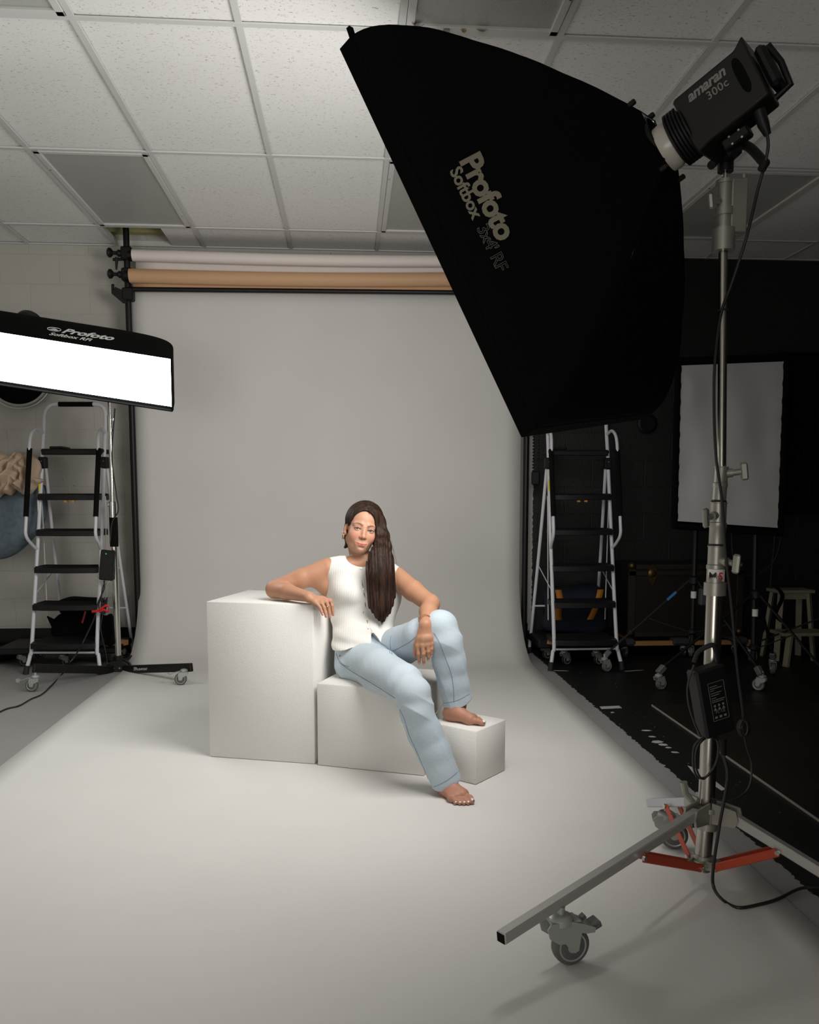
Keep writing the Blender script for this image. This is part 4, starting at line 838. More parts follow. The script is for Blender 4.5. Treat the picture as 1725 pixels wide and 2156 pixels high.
def tripod(lab, hub, top, leg_to, tape=None, r=0.016, tilt=None, blue=False, blackmat=None):
    """hub (x,y,z) of the leg spread; legs go to casters on the floor"""
    t = thing('light_stand', lab, 'light stand', (hub[0], hub[1], 0), group='black wheeled light stands in the dark corner')
    MB().cyl((hub[0], hub[1], hub[2] - 0.42), top, r).build('pole', M['black_metal'], t)
    MB().lathe([(0.02, 0), (0.034, 0.01), (0.034, 0.05), (0.02, 0.06)], V(hub) - V((0, 0, .03)), (0, 0, 1), 18).build('leg_hub', M['black_plastic'], t)
    MB().lathe([(0.018, 0), (0.030, 0.01), (0.030, 0.03), (0.018, 0.04)], V(hub) - V((0, 0, .35)), (0, 0, 1), 18).build('brace_hub', M['black_plastic'], t)
    for k, g in enumerate(leg_to):
        g = V(g); d = nrm((g - V(hub)) * V((1, 1, 0))); a = V(hub) + d * 0.03; e = V((g[0], g[1], 0.135)) - d * 0.01
        leg = MB().bar(a, e, 0.016, 0.012, bev=0.002).build('leg', M['black_metal'], t)
        mid = a + (e - a) * 0.52; MB().bar(V(hub) + V((0, 0, -.33)) + d * 0.03, mid, 0.010, 0.006).build('brace', M['black_metal'], t)
        MB().cyl(mid - V((0, .012, 0)), mid + V((0, .012, 0)), 0.005, n=8).build('rivet', M['chrome'], leg)
        if blue and k == 0: MB().bar(a + (e - a) * 0.16, a + (e - a) * 0.27, 0.018, 0.014).build('blue_tape', mat('blue_tape', (0.02, 0.16, 0.42), 0.5), leg)
        MB().bar(e + (a - e) * 0.015, e - (a - e) * 0.055 - V((0, 0, 0.012)), 0.036, 0.034, bev=0.005).build('caster_socket', mat('grey_plastic', (0.10, 0.10, 0.10), 0.5), t)
        caster(t, V((g[0], g[1], 0.0)), 0.037, 0.024, 0.12, k * 2.0 + 0.4, M['zinc'], M['grey_rubber'])
    if tape:
        z = tape; MB().cyl((hub[0] + (top[0] - hub[0]) * 0, hub[1], z - 0.022), (hub[0], hub[1], z + 0.022), r + 0.002, n=20).build('white_tape', M['label_white'], t)
    return t
hA = P(1462, 1222, 5.15); hB = P(1592, 1252, 4.95); hC = V((3.45, 4.8, 0.62))
tripod('black light stand holding the unlit white softbox, blue tape on one leg', hA, (hA[0] + 0.0, hA[1], 1.3), [G(1278, 1414), G(1597, 1454), (float(hA[0]) + 0.25, 5.75, 0)], tape=float(P(1462, 1252, 5.15)[2]), blue=True)
tripod('black wheeled light stand with white tape just right of the steel column', hB, (hB[0], hB[1] + .05, 1.25), [G(1392, 1452), G(1742, 1468), G(1627, 1419)], tape=float(P(1592, 1290, 4.95)[2]))
tripod('black light stand at the right edge, only one crossing leg in view', hC, (3.45, 4.8, 1.9), [G(1585, 1394), (3.9, 4.4, 0), (3.8, 5.4, 0)])
b = MB(); b.box(P(1487, 1257, 5.0), (0.085, 0.05, 0.105), None, 0.008); tag(b.build('battery_box', mat('grey_box', (0.045, 0.045, 0.055), 0.6)), 'small grey box clamped to the left stand pole behind the steel column', 'battery box')
# steamer trunk on a plywood dolly
x0, x1 = 2.00, 2.85; yT = 5.80
t = thing('steamer_trunk', 'dark steamer trunk with brass corners behind the light stands at right', 'trunk', ((x0 + x1) / 2, yT + .2, 0.13))
tm = mat('trunk_hide', (0.008, 0.006, 0.005), 0.5)
MB().box(((x0 + x1) / 2, yT + 0.19, 0.40), (x1 - x0, 0.36, 0.53), bev=0.01).build('body', tm, t)
b = MB()
for x in (x0 + .025, x1 - .025): b.box((x, yT + 0.005, 0.40), (0.05, 0.012, 0.53), bev=0.003)
for z in (0.155, 0.60, 0.645): b.box(((x0 + x1) / 2, yT + 0.005, z), (x1 - x0, 0.012, 0.035), bev=0.003)
split_build(b, 'edge_strip', mat('brown_edge_strip', (0.016, 0.010, 0.007), 0.5), t)
brass = mat('aged_brass', (0.13, 0.08, 0.03), 0.45, 0.9)
for x in (x0 + 0.02, x1 - 0.02):
    for z in (0.17, 0.655): MB().sphere((x, yT + 0.01, z), 0.028, 12).build('corner_cap', brass, t)
cx = x0 + 0.165; b = MB(); b.lathe([(0.001, 0), (0.03, 0), (0.03, 0.01), (0.015, 0.018)], (cx, yT, 0.60), (0, -1, 0), 20); b.prism([(-0.03, 0.04), (0.03, 0.04), (0.035, -0.02), (0, -0.10), (-0.035, -0.02)], (cx, yT - 0.005, 0.60), (1, 0, 0), (0, 0, 1), 0.01); b.build('lock', brass, t)
cx = x0 + 0.62; b = MB(); b.lathe([(0.001, 0), (0.035, 0), (0.03, 0.015), (0.01, 0.03)], (cx, yT, 0.63), (0, -1, 0), 20); b.build('latch', brass, t)
b = MB()
for k in range(34): b.sphere((x0 + 0.06 + k * 0.023, yT - 0.001, 0.622), 0.004, 6)
b.build('stud_row', brass, t)['kind'] = 'stuff'
t = thing('equipment_dolly', 'plywood dolly with black corner pads carrying the steamer trunk', 'dolly', ((x0 + x1) / 2, yT + 0.1, 0))
b = MB(); b.box(((x0 + x1) / 2 - .02, yT - 0.07, 0.105), (x1 - x0 + 0.1, 0.04, 0.032), bev=0.003); b.box(((x0 + x1) / 2 - .02, yT + 0.33, 0.105), (x1 - x0 + 0.1, 0.04, 0.032), bev=0.003)
b.box((x0, yT + 0.13, 0.105), (0.05, 0.40, 0.032)); b.box((x1 - .02, yT + 0.13, 0.105), (0.05, 0.40, 0.032)); b.build('plywood_frame', M['wood'], t)
for x in (x0 - 0.04, x0 + 0.36, x1 - 0.06): MB().box((x, yT - 0.06, 0.115), (0.13, 0.09, 0.05), bev=0.015).build('corner_pad', mat('grey_pad', (0.03, 0.03, 0.034), 0.8), t)
for x in (x0 - 0.03, x0 + 0.40, x1 - 0.07): caster(t, V((x, yT - 0.04, 0)), 0.032, 0.02, 0.09, 0.9, M['zinc'], M['black_rubber'])
# dolly and blue bag under the right ladder
t = thing('equipment_dolly', 'dark dolly under the right ladder carrying the blue bag', 'dolly', (1.60, 5.85, 0))
MB().box((1.62, 5.85, 0.125), (0.62, 0.45, 0.06), bev=0.01).build('deck', M['black_plastic'], t); MB().bar((1.38, 5.60, 0.15), (1.50, 5.68, 0.115), 0.05, 0.04).build('plywood_edge', M['wood'], t)
for px, py in ((1152, 1388), (1193, 1400), (1260, 1400)):
    g_ = G(px, py); caster(t, V((g_[0], g_[1], 0)), 0.040, 0.022, 0.10, 0.5, M['zinc'], M['black_rubber'])
t = thing('tool_bag', 'dark blue bag with orange straps on the dolly under the right ladder', 'bag', (1.62, 5.85, 0.16))
softbag(t, 'body', (1.61, 5.85, 0.34), (0.46, 0.30, 0.34), mat('navy_fabric', (0.003, 0.007, 0.020), 0.85), 6)
om = mat('orange_webbing', (0.42, 0.15, 0.012), 0.7)
for x, cc in ((1.452, 0), (1.725, 1)):
    b = MB(); pts = bez([(x + 0.03 * cc, 5.68, 0.50), (x + .01, 5.665, 0.43), (x - .015 * cc, 5.66, 0.36), (x - 0.05 * cc, 5.655, 0.29)], 6); b.grid(lambda u, v: pts[int(round(u * (len(pts) - 1)))] + V(((v - .5) * 0.045, 0, 0)), len(pts), 3); b.build('strap', om, t, solid=0.003)
# step stool
sp = P(1665, 1240, 5.65); t = thing('step_stool', 'small pale wooden step stool at the far right behind the light stands', 'stool', (sp[0], sp[1], 0)); b0 = local(t); zt = float(sp[2]); zs = 0.22; wm = M['stool_wood']
b0.box((0, 0, zt - 0.011), (0.27, 0.17, 0.022), bev=0.003).build('top_board', wm)
for sx2 in (-1, 1):
    for sy2 in (-1, 1): local(t).bar((sx2 * 0.10, sy2 * 0.06, zt - 0.022), (sx2 * 0.135, sy2 * 0.10, 0.0), 0.04, 0.022).build('leg', wm)
local(t).box((0, -0.062, zt - 0.042), (0.20, 0.02, 0.045)).build('apron', wm); local(t).box((-0.04, -0.22, zs), (0.34, 0.18, 0.022), bev=0.003).build('step_board', wm)
for sx2 in (-0.17, 0.09): local(t).bar((sx2 + .02, -0.29, zs - 0.011), (sx2 - 0.005, -0.30, 0.0), 0.04, 0.022).build('leg', wm)
# long black strap hanging over the stool
b = MB(); pts = bez([P(1632, 1232, 5.4), P(1648, 1255, 5.4), P(1634, 1290, 5.4), P(1636, 1300, 5.4), P(1648, 1310, 5.38)], 7); b.grid(lambda u, v: pts[int(round(u * (len(pts) - 1)))] + V(((v - .5) * 0.03, 0, 0)), len(pts), 3)
tag(b.build('black_strap', M['black_fabric'], solid=0.002), 'black webbing strap dangling in front of the step stool', 'strap')
cord('thin_cable', 'thin black cable sagging below the unlit white softbox', [P(1540, 1120, 5.0), P(1545, 1180, 5.0), P(1560, 1205, 5.0), P(1590, 1211, 5.0), P(1630, 1180, 5.0), P(1648, 1120, 5.0)], 0.003)
cord('thin_cable', 'thin black cable hanging straight down right of the unlit white softbox', [P(1632, 1125, 5.1), P(1628, 1170, 5.1), P(1624, 1210, 5.1), P(1622, 1240, 5.1)], 0.003)
# foam panels on the back wall, dark fixture
for k in range(2):
    x = 3.22 + 0.46 * k; t = thing('acoustic_foam_panel', 'black ribbed foam panel on the dark back wall, ' + ('nearer the white softbox' if k == 0 else 'at the right edge of the photo'), 'foam panel', (x + .22, YB, 1.6))
    b = MB()
    for i in range(9): b.prism([(-0.02, 0), (0.02, 0), (0.012, 0.05), (-0.012, 0.05)], (x + 0.03 + 0.048 * i, YB - 0.03, 1.62), (1, 0, 0), (0, -1, 0), 1.2)
    b.build('ribs', M['foam'], t); MB().box((x + 0.222, YB - 0.022, 1.62), (0.44, 0.012, 1.22)).build('backing', M['foam'], t, smooth=False)
c = P(1362, 892, YB - .01); t = thing('wall_fixture', 'round black fixture on the dark wall just right of the big softbox corner', 'wall fixture', c)
MB().lathe([(0.075, 0), (0.075, 0.02), (0.06, 0.03), (0.055, 0.015), (0.001, 0.012)], c, (0, -1, 0), 32).build('ring', M['black_metal'], t)
# tape marks and scuffs on the black floor
tm_ = mat('pale_tape', (0.42, 0.41, 0.38), 0.6)
for (q, lab) in (([(1263, 1488), (1304, 1486), (1310, 1491), (1267, 1493)], 'short pale strip of tape on the black floor in front of the right ladder'),
                 ([(1448, 1612), (1478, 1622), (1528, 1662), (1520, 1665), (1505, 1655), (1470, 1640)], 'torn pale strip of tape on the black floor behind the steel column')):
    v = [G(x, y, 0.002) for x, y in q]; b = MB(); n = len(v); b.add(v + [p + V((0, 0, .001)) for p in v], [tuple(range(n)), tuple(range(n, 2 * n))] + [(i, (i + 1) % n, n + (i + 1) % n, n + i) for i in range(n)]); tag(b.build('floor_tape', tm_, smooth=False), lab, 'tape')
b = MB(); r2 = np.random.default_rng(4)
for (x, y, L, w) in [(1362, 1538, 14, 3), (1374, 1551, 10, 3), (1385, 1562, 16, 6), (1397, 1568, 12, 5), (1408, 1574, 8, 3), (1422, 1584, 10, 3), (1335, 1412, 40, 2), (1180, 1412, 30, 2), (1290, 1500, 6, 3)]:
    c = G(x, y, 0.0015); a = r2.uniform(-.3, .3) - 0.5 * (L < 20); d = V((math.cos(a), math.sin(a), 0)); L_, w_ = L * 0.0018, w * 0.004; s = V((-d[1], d[0], 0))
    pl = [(-L_, -w_ * .4), (-L_ * .3, -w_), (L_ * .6, -w_ * .5), (L_, 0.2 * w_), (L_ * .3, w_), (-L_ * .7, w_ * .6)]; b.prism(pl, c, d, s, 0.001)
o = b.build('paint_chip', tm_, smooth=False); tag(o, 'scatter of pale scuffs and paint chips on the black floor', 'paint chips', kind='stuff')
# switch and hook on the white strip of wall right of the paper
t = tag(MB().box(P(1102, 893, YB - 0.02), (0.028, 0.03, 0.16), None, 0.005).build('wall_hook', M['black_plastic']), 'narrow black bracket on the wall right beside the backdrop edge', 'bracket')
# ------------------------------------------------------------------ person: smooth-blended surfaces meshed with surface nets
class Field:
    def __init__(s, lo, hi, h):
        s.h = h; s.lo = V(lo); s.n = np.ceil((V(hi) - s.lo) / h).astype(int) + 1
        s.ax = [(s.lo[i] + h * np.arange(s.n[i])).astype(np.float32) for i in range(3)]
        s.D = np.full(tuple(s.n), 0.2, np.float32)
    def region(s, lo, hi):
        a = np.clip(np.floor((V(lo) - s.lo) / s.h).astype(int), 0, s.n); b = np.clip(np.ceil((V(hi) - s.lo) / s.h).astype(int) + 1, 0, s.n)
        if (b <= a).any(): return None, None
        sl = tuple(slice(a[i], b[i]) for i in range(3))
        return sl, np.stack(np.meshgrid(*[s.ax[i][sl[i]] for i in range(3)], indexing='ij'), -1)
    def apply(s, fn, lo, hi, k, sub=False):
        m = max(k, 0) + 3 * s.h; sl, X = s.region(V(lo) - m, V(hi) + m)
        if sl is None: return
        d = fn(X).astype(np.float32); o = s.D[sl]
        if sub: a, b = -o, d; 
        else: a, b = o, d
        if k > 0:
            hh = np.clip(0.5 + 0.5 * (b - a) / k, 0, 1); r = b * (1 - hh) + a * hh - k * hh * (1 - hh)
        else: r = np.minimum(a, b)
        s.D[sl] = -r if sub else r
    def cap(s, a, b, ra, rb=None, k=0.01, flat=None, sub=False):
        """tapered capsule; flat=(direction, factor<1) thins it along direction"""
        a, b = V(a), V(b); rb = ra if rb is None else rb; R = max(ra, rb)
        if flat is not None: n = nrm(flat[0]); q = flat[1]
        def fn(X):
            p = X - a; ab = b - a
            if flat is not None: p = p + (1 / q - 1) * (p @ n)[..., None] * n; ab = ab + (1 / q - 1) * (ab @ n) * n
            L = max(ab @ ab, 1e-9); t = np.clip((p @ ab) / L, 0, 1); d = np.linalg.norm(p - t[..., None] * ab, axis=-1) - (ra + (rb - ra) * t)
            return d * (min(q, 1) if flat is not None else 1)
        f = max(1, flat[1]) if flat is not None else 1
        s.apply(fn, np.minimum(a - ra * f, b - rb * f), np.maximum(a + ra * f, b + rb * f), k, sub)
    def ell(s, c, r, R=None, k=0.01, sub=False):
        c, r = V(c), V(r); R = np.eye(3) if R is None else R           # columns of R = ellipsoid axes
        def fn(X):
            p = (X - c) @ R; q = np.linalg.norm(p / r, axis=-1); g = np.linalg.norm(p / (r * r), axis=-1)
            return np.where(g > 1e-9, q * (q - 1) / np.maximum(g, 1e-9), -r.min())
        m = r.max(); s.apply(fn, c - m, c + m, k, sub)
    def cut(s, fn, lo=None, hi=None, k=0.0):
        """keep only where fn(X) < 0"""
        sl, X = s.region(s.lo if lo is None else lo, s.lo + s.h * s.n if hi is None else hi)
        d = fn(X).astype(np.float32); s.D[sl] = np.maximum(s.D[sl], d) if k == 0 else -(-np.log(np.exp(np.clip(s.D[sl] / k, -50, 50)) + np.exp(np.clip(d / k, -50, 50))) * k)
    def displace(s, fn, band=0.03):
        for i0 in range(0, s.n[0], 40):
            sl = (slice(i0, min(i0 + 40, s.n[0])), slice(None), slice(None)); D = s.D[sl]; m = np.abs(D) < band
            if not m.any(): continue
            ix = np.nonzero(m); X = np.stack([s.ax[0][ix[0] + i0], s.ax[1][ix[1]], s.ax[2][ix[2]]], -1).astype(float)
            D[m] -= fn(X).astype(np.float32)
    def mesh(s):
        D = s.D; S = (D < 0); n = s.n; c = np.zeros(tuple(n - 1), np.uint8)
        for i in (0, 1):
            for j in (0, 1):
                for k in (0, 1): c += S[i:n[0] - 1 + i, j:n[1] - 1 + j, k:n[2] - 1 + k]
        act = (c > 0) & (c < 8); ix = np.stack(np.nonzero(act), 1); idx = np.full(act.shape, -1, np.int32); idx[act] = np.arange(len(ix))
        pos = np.zeros((len(ix), 3)); cnt = np.zeros(len(ix)); g = lambda o: D[ix[:, 0] + o[0], ix[:, 1] + o[1], ix[:, 2] + o[2]].astype(float)
        cs = [(i, j, k) for i in (0, 1) for j in (0, 1) for k in (0, 1)]; gv = {o: g(o) for o in cs}
        for a in cs:
            for d in range(3):
                if a[d]: continue
                b = list(a); b[d] = 1; b = tuple(b); va, vb = gv[a], gv[b]; m = (va < 0) != (vb < 0)
                t = va[m] / (va[m] - vb[m]); p = np.tile(V(a), (m.sum(), 1)); p[:, d] += t; pos[m] += p; cnt[m] += 1
        pos = (pos / cnt[:, None] + ix) * s.h + s.lo; F = []
        for d in range(3):
            u, v = [(1, 2), (2, 0), (0, 1)][d]; sl0 = [slice(None)] * 3; sl1 = [slice(None)] * 3
            sl0[d] = slice(0, n[d] - 1); sl1[d] = slice(1, n[d]); e = S[tuple(sl0)] != S[tuple(sl1)]; e[tuple([slice(None) if q == d else 0 for q in range(3)])] = False
            for q in (u, v):
                w = [slice(None)] * 3; w[q] = 0; e[tuple(w)] = False; w[q] = n[q] - 1; e[tuple(w)] = False
            E = np.stack(np.nonzero(e), 1); inside = S[E[:, 0], E[:, 1], E[:, 2]]
            def cell(du, dv): q = E.copy(); q[:, u] -= du; q[:, v] -= dv; return idx[q[:, 0], q[:, 1], q[:, 2]]
            Q = np.stack([cell(1, 1), cell(0, 1), cell(0, 0), cell(1, 0)], 1); Q[~inside] = Q[~inside][:, ::-1]; F.append(Q)
        F = np.concatenate(F); F = F[(F >= 0).all(1)]; return pos, F
def np_obj(name, v, f, m, parent=None, smooth_it=0):
    if smooth_it:
        E = np.concatenate([f[:, [0, 1]], f[:, [1, 2]], f[:, [2, 3]], f[:, [3, 0]]]); E = np.concatenate([E, E[:, ::-1]])
        for _ in range(smooth_it):
            acc = np.zeros_like(v); np.add.at(acc, E[:, 0], v[E[:, 1]]); c = np.bincount(E[:, 0], minlength=len(v))[:, None]; v = v * .5 + .5 * acc / np.maximum(c, 1)
    me = bpy.data.meshes.new(name); me.vertices.add(len(v)); me.vertices.foreach_set('co', v.astype(np.float32).ravel())
    me.loops.add(f.size); me.loops.foreach_set('vertex_index', f.astype(np.int32).ravel()); me.polygons.add(len(f)); me.polygons.foreach_set('loop_start', np.arange(0, f.size, 4, dtype=np.int32))
    me.polygons.foreach_set('use_smooth', np.ones(len(f), bool)); me.update(calc_edges=True); me.validate()
    if m: me.materials.append(m)
    o = bpy.data.objects.new(name, me); COL.objects.link(o)
    if parent is not None: o.parent = parent; o.matrix_parent_inverse = world_of(parent).inverted()
    return o
def paint(o, col, name='tint'):
    a = o.data.color_attributes.new(name, 'FLOAT_COLOR', 'POINT'); c = np.concatenate([col, np.ones((len(col), 1))], 1).astype(np.float32); a.data.foreach_set('color', c.ravel())

# --- head frame: hu to the picture's right, hv out of the face, hw up
yaw, rol = math.radians(9), math.radians(12.5)
hv0 = V((math.sin(yaw), -math.cos(yaw), 0.03)); hv0 = nrm(hv0)
hw_ = nrm(V((math.sin(rol), 0.0, math.cos(rol))) - hv0 * (V((math.sin(rol), 0.0, math.cos(rol))) @ hv0)); hu_ = np.cross(hw_, hv0); hu_ = hu_ if hu_[0] > 0 else -hu_; hv_ = hv0
HR = np.stack([hu_, hv_, hw_], 1)
EY = P(767.5, 1115.5, 3.655); HC = EY - hv_ * 0.078
def hp(u, v, w): return HC + HR @ V((u, v, w))
def hl(X): return (X - HC) @ HR
FV = V((0, 1, 0))   # into the room

# --- body joints (pixel column/row, distance into the room)
shR, elR, wrR = P(688, 1199, 3.70), P(579, 1239, 3.66), P(650, 1257, 3.50)
shL, elL, wrL = P(836, 1218, 3.70), P(906, 1271, 3.50), P(896, 1316, 3.33)
neckB, neckT = P(766, 1192, 3.735), hp(0.0, -0.030, -0.070)
def build_skin(F_, head=False):
    c = F_.cap; e = F_.ell
    # torso under the clothes
    if not head:
        c(P(745, 1250, 3.715), P(790, 1255, 3.715), .085, .085, 0.03, (FV, .75)); c(P(765, 1250, 3.71), P(765, 1350, 3.66), .095, .09, .03, (FV, .75)); c(P(748, 1385, 3.63), P(790, 1375, 3.65), .052, .052, .02)
    c(P(727, 1197, 3.730), P(808, 1208, 3.730), .046, .046, 0.03, (FV, .85)); c(P(766, 1216, 3.735), P(764, 1240, 3.71), .070, .08, .03, (FV, .75))
    c(neckB + V((0, 0, -.02)), neckT, .048, .044, 0.014); c(P(768, 1187, 3.72), shR + V((0.02, 0, 0.008)), .036, .032, .03); c(P(770, 1190, 3.72), shL + V((-0.02, 0, 0.008)), .036, .032, .03)
    c(P(740, 1186, 3.695), P(758, 1190, 3.690), .010, .008, .02); c(P(790, 1192, 3.695), P(773, 1191, 3.690), .010, .008, .02)
    if not head:
        # right arm (picture left) resting on the tall box
        c(shR, shR * .5 + elR * .5, .049, .043, .03); c(shR * .5 + elR * .5, elR, .043, .036, .015); c(P(668, 1218, 3.70), P(690, 1235, 3.70), .040, .045, .03)
        fm = elR * .62 + wrR * .38; c(elR + V((-.003, 0, -.006)), fm, .038, .034, .012); c(fm, wrR, .034, .0225, .015)
        # left arm (picture right)
        c(shL, shL * .5 + elL * .5, .050, .044, .03); c(shL * .5 + elL * .5, elL, .044, .038, .015); c(P(826, 1238, 3.70), P(812, 1250, 3.70), .040, .045, .03)
        fm = elL * .6 + wrL * .4; c(elL + V((0.002, 0, 0)), fm, .039, .036, .012); c(fm, wrL, .036, .0235, .015)
        # legs inside the jeans, down to the ankles
        for pts in (LEGR, LEGL):
            for (a, ra), (b, rb) in zip(pts[:-1], pts[1:]): c(a, b, ra * .62, rb * .62, .02)
        hand(F_, wrR, [P(668.5, 1272, 3.475), P(677.5, 1269, 3.495), P(687, 1266, 3.515), P(695.5, 1264.5, 3.54)][::-1], [P(680.5, 1296, 3.455), P(687.5, 1300.5, 3.475), P(695.5, 1302, 3.50), P(702, 1297, 3.53)][::-1], V((.35, -.35, .9)), P(690, 1282, 3.56))
        hand(F_, wrL, [P(880, 1360, 3.315), P(890, 1358.5, 3.305), P(900.5, 1357, 3.305), P(909.5, 1354.5, 3.31)], [P(883, 1399, 3.325), P(893, 1401, 3.315), P(902.5, 1392, 3.315), P(908.5, 1383, 3.315)], V((0, -1, .12)), P(873.5, 1381, 3.35))
        foot(F_, G(929, 1668, .0065), G(984, 1698, .0065), P(936, 1638, 3.115), .0065, 1)
        foot(F_, G(941, 1516, .2245), G(1026, 1525, .2245), P(957, 1478, 3.355), .2245, -1)
    # head
    H = lambda p: hp(*p); he = lambda p, r, k=.015, sub=False: e(hp(*p), r, HR, k, sub); hc = lambda a, b, ra, rb=None, k=.01, sub=False, flat=None: c(hp(*a), hp(*b), ra, rb, k, flat, sub)
    he((0, -.012, .036), (.0715, .088, .076), .0); he((0, .018, -.028), (.0570, .062, .080), .02)
    for q in (-1, 1):
        hc((q * .042, -.004, -.050), (q * .014, .054, -.088), .018, .014, .022)
        he((q * .036, .050, -.028), (.023, .024, .028), .02); hc((q * .016, .0715, .0185), (q * .040, .060, .017), .009, .008, .014)
        he((q * .029, .097, -.001), (.0155, .018, .0105), None or .012, True)
    he((0, .060, -.088), (.019, .019, .017), .016); he((0, .068, -.066), (.028, .017, .020), .014)
    hc((0, .0735, .008), (0, .0865, -.028), .0060, .0072, .012); he((0, .0900, -.0320), (.0090, .0100, .0085), .008)
    for q in (-1, 1): he((q * .0100, .0825, -.0350), (.0062, .0080, .0060), .006); he((q * .0060, .0890, -.0405), (.0028, .0042, .0026), .0025, True)
    # lips: soft smile, corners raised
    for q in (-1, 1):
        hc((q * .0260, .0715, -.0610), (q * .012, .0815, -.0630), .0028, .0042, .005); hc((q * .012, .0815, -.0630), (q * .003, .0845, -.0618), .0042, .0044, .004)
        hc((q * .0230, .0725, -.0645), (q * .009, .0805, -.0705), .0030, .0052, .005)
    hc((-.009, .0805, -.0705), (.009, .0805, -.0705), .0053, None, .004)
    for q in (-1, 1): hc((q * .028, .0765, -.0615), (q * .010, .0895, -.0668), .0010, .0013, .0018, True); 
    hc((-.010, .0895, -.0668), (.010, .0895, -.0668), .0013, None, .0018, True)
    he((0, .0870, -.054), (.003, .004, .007), .004, True); he((0, .088, -.0800), (.013, .010, .005), .008, True)
    # eyelids with an almond opening
    for q in (-1, 1):
        ec = V((q * .0305, .0655, -.0005))
        he(tuple(ec), (.0138, .0138, .0132), .003)
        for t in np.linspace(-1, 1, 9):
            he((q * .0305 + t * .0125, .0785 - .0035 * abs(t) ** 2 + (0), -.0010 + .0012 * t * q * -1 * -1), (.0035, .008, .0034 * (1 - .75 * abs(t) ** 1.8)), .0008, True)
        hc((q * .0305 - .0125, .0745, .0050), (q * .0305, .0795, .0086), .0018, .0022, .003); hc((q * .0305, .0795, .0086), (q * .0305 + .0125, .0745, .0050), .0022, .0018, .003)
    # ears
    for q in (-1, 1):
        R2 = HR @ np.array(Matrix.Rotation(q * math.radians(-24), 3, 'Z')) 
        e(hp(q * .0705, -.006, -.011), (.0070, .015, .0225), R2, .006); e(hp(q * .0785, .000, -.005), (.0045, .009, .016), R2, .004, True); e(hp(q * .0690, .002, -.030), (.006, .008, .009), R2, .006)
def hand(F_, wr, kn, tip, back, thumb):
    """kn/tip: knuckles and finger tips from index to little; back: out of the back of the hand"""
    c = F_.cap; back = nrm(back); rads = [.0088, .0092, .0088, .0076]
    for k in range(4):
        c(wr, kn[k], .019 if k in (1, 2) else .016, rads[k] + .0022, .012, (back, .78))
    for k in range(3): c(wr * .35 + kn[k] * .65, wr * .3 + kn[k + 1] * .7, .014, .014, .010)
    for k in range(4):
        a, z = kn[k], tip[k]; L = np.linalg.norm(z - a); d = (z - a) / L
        p1 = a + d * L * .42 + back * L * .085; p2 = a + d * L * .74 + back * L * .055; r = rads[k]
        c(a, p1, r, r * .92, .0035); c(p1, p2, r * .94, r * .84, .002); c(p2, z - d * r * .6, r * .84, r * .66, .002)
        F_.ell(p1, (r * 1.02,) * 3, None, .002)
        NAILS.append((z - d * r * .9 + back * r * .50, d, back, r))
    side = nrm(kn[0] - kn[3]); a = wr * .72 + kn[0] * .28 + side * .010 - back * .006; m = (a + thumb) / 2 + side * .008
    c(a, m, .0125, .0105, .012); c(m, thumb, .0105, .0075, .003); NAILS.append((thumb + back * .004, nrm(thumb - m), back, .0078))
def foot(F_, heel, toe, ankle, z0, side):
    """side: +1 if the big toe lies to the picture's right of the foot's axis"""
    c = F_.cap; d = nrm((toe - heel) * V((1, 1, 0))); s = V((-d[1], d[0], 0)) * side; up = V((0, 0, 1)); L = np.linalg.norm((toe - heel)[:2])
    P0 = lambda f, q, z: V((heel[0], heel[1], z0)) + d * L * f + s * q + up * z
    c(P0(.06, 0, .026), P0(.16, 0, .025), .026, .026, .01); c(P0(.10, 0, .035), ankle, .027, .033, .02); c(P0(.20, .0, .045), ankle, .03, .033, .02)
    c(P0(.25, .006, .040), P0(.66, .018, .022), .028, .017, .02); c(P0(.18, -.004, .024), P0(.64, -.020, .016), .023, .0145, .02)
    c(P0(.62, .026, .0195), P0(.60, -.024, .0150), .0185, .014, .015); c(P0(.35, .012, .03), P0(.62, .028, .02), .022, .018, .02)
    q0 = [.032, .0145, .0005, -.0125, -.0245]; r0 = [.0125, .0088, .0084, .0080, .0078]; f1 = [1.0, .985, .945, .895, .83]
    for k in range(5):
        a = P0(.66 - .02 * k, q0[k] * .9, r0[k] + .004); m = P0((.68 + f1[k]) / 2, q0[k] * 1.02, r0[k] + .006); z = P0(f1[k], q0[k] * 1.0 - .003, r0[k] * .9); z = z - d * r0[k]
        c(a, m, r0[k] * 1.05, r0[k] * .92, .005); c(m, z, r0[k] * .92, r0[k] * .95, .0015); TOES.append((z + up * r0[k] * .62 + d * r0[k] * .35, d, nrm(up + d * .5), r0[k]))
def px_r(px, Y): return px / FPX * Y
LEGR = [(P(762, 1392, 3.60), px_r(46, 3.6)), (P(800, 1413, 3.42), px_r(47, 3.4)), (P(848, 1438, 3.22), px_r(41, 3.25)), (P(869, 1460, 3.14), px_r(37.5, 3.15)), (P(877, 1495, 3.13), px_r(37, 3.13)), (P(895, 1541, 3.13), px_r(36.5, 3.13)), (P(915, 1585, 3.12), px_r(36, 3.12)), (P(941, 1644, 3.10), px_r(34.5, 3.1))]
LEGL = [(P(806, 1374, 3.64), px_r(44, 3.64)), (P(845, 1360, 3.56), px_r(41, 3.55)), (P(892, 1340, 3.44), px_r(42, 3.45)), (P(927, 1321, 3.38), px_r(37, 3.38)), (P(938, 1352, 3.36), px_r(36.5, 3.36)), (P(947, 1395, 3.37), px_r(36, 3.37)), (P(955, 1440, 3.37), px_r(33, 3.37)), (P(964, 1484, 3.37), px_r(31.5, 3.37))]
NAILS, TOES = [], []
BH = 0.003
Fb = Field((-0.40, 2.92, 0.0), (0.66, 3.86, 0.93), BH); build_skin(Fb)
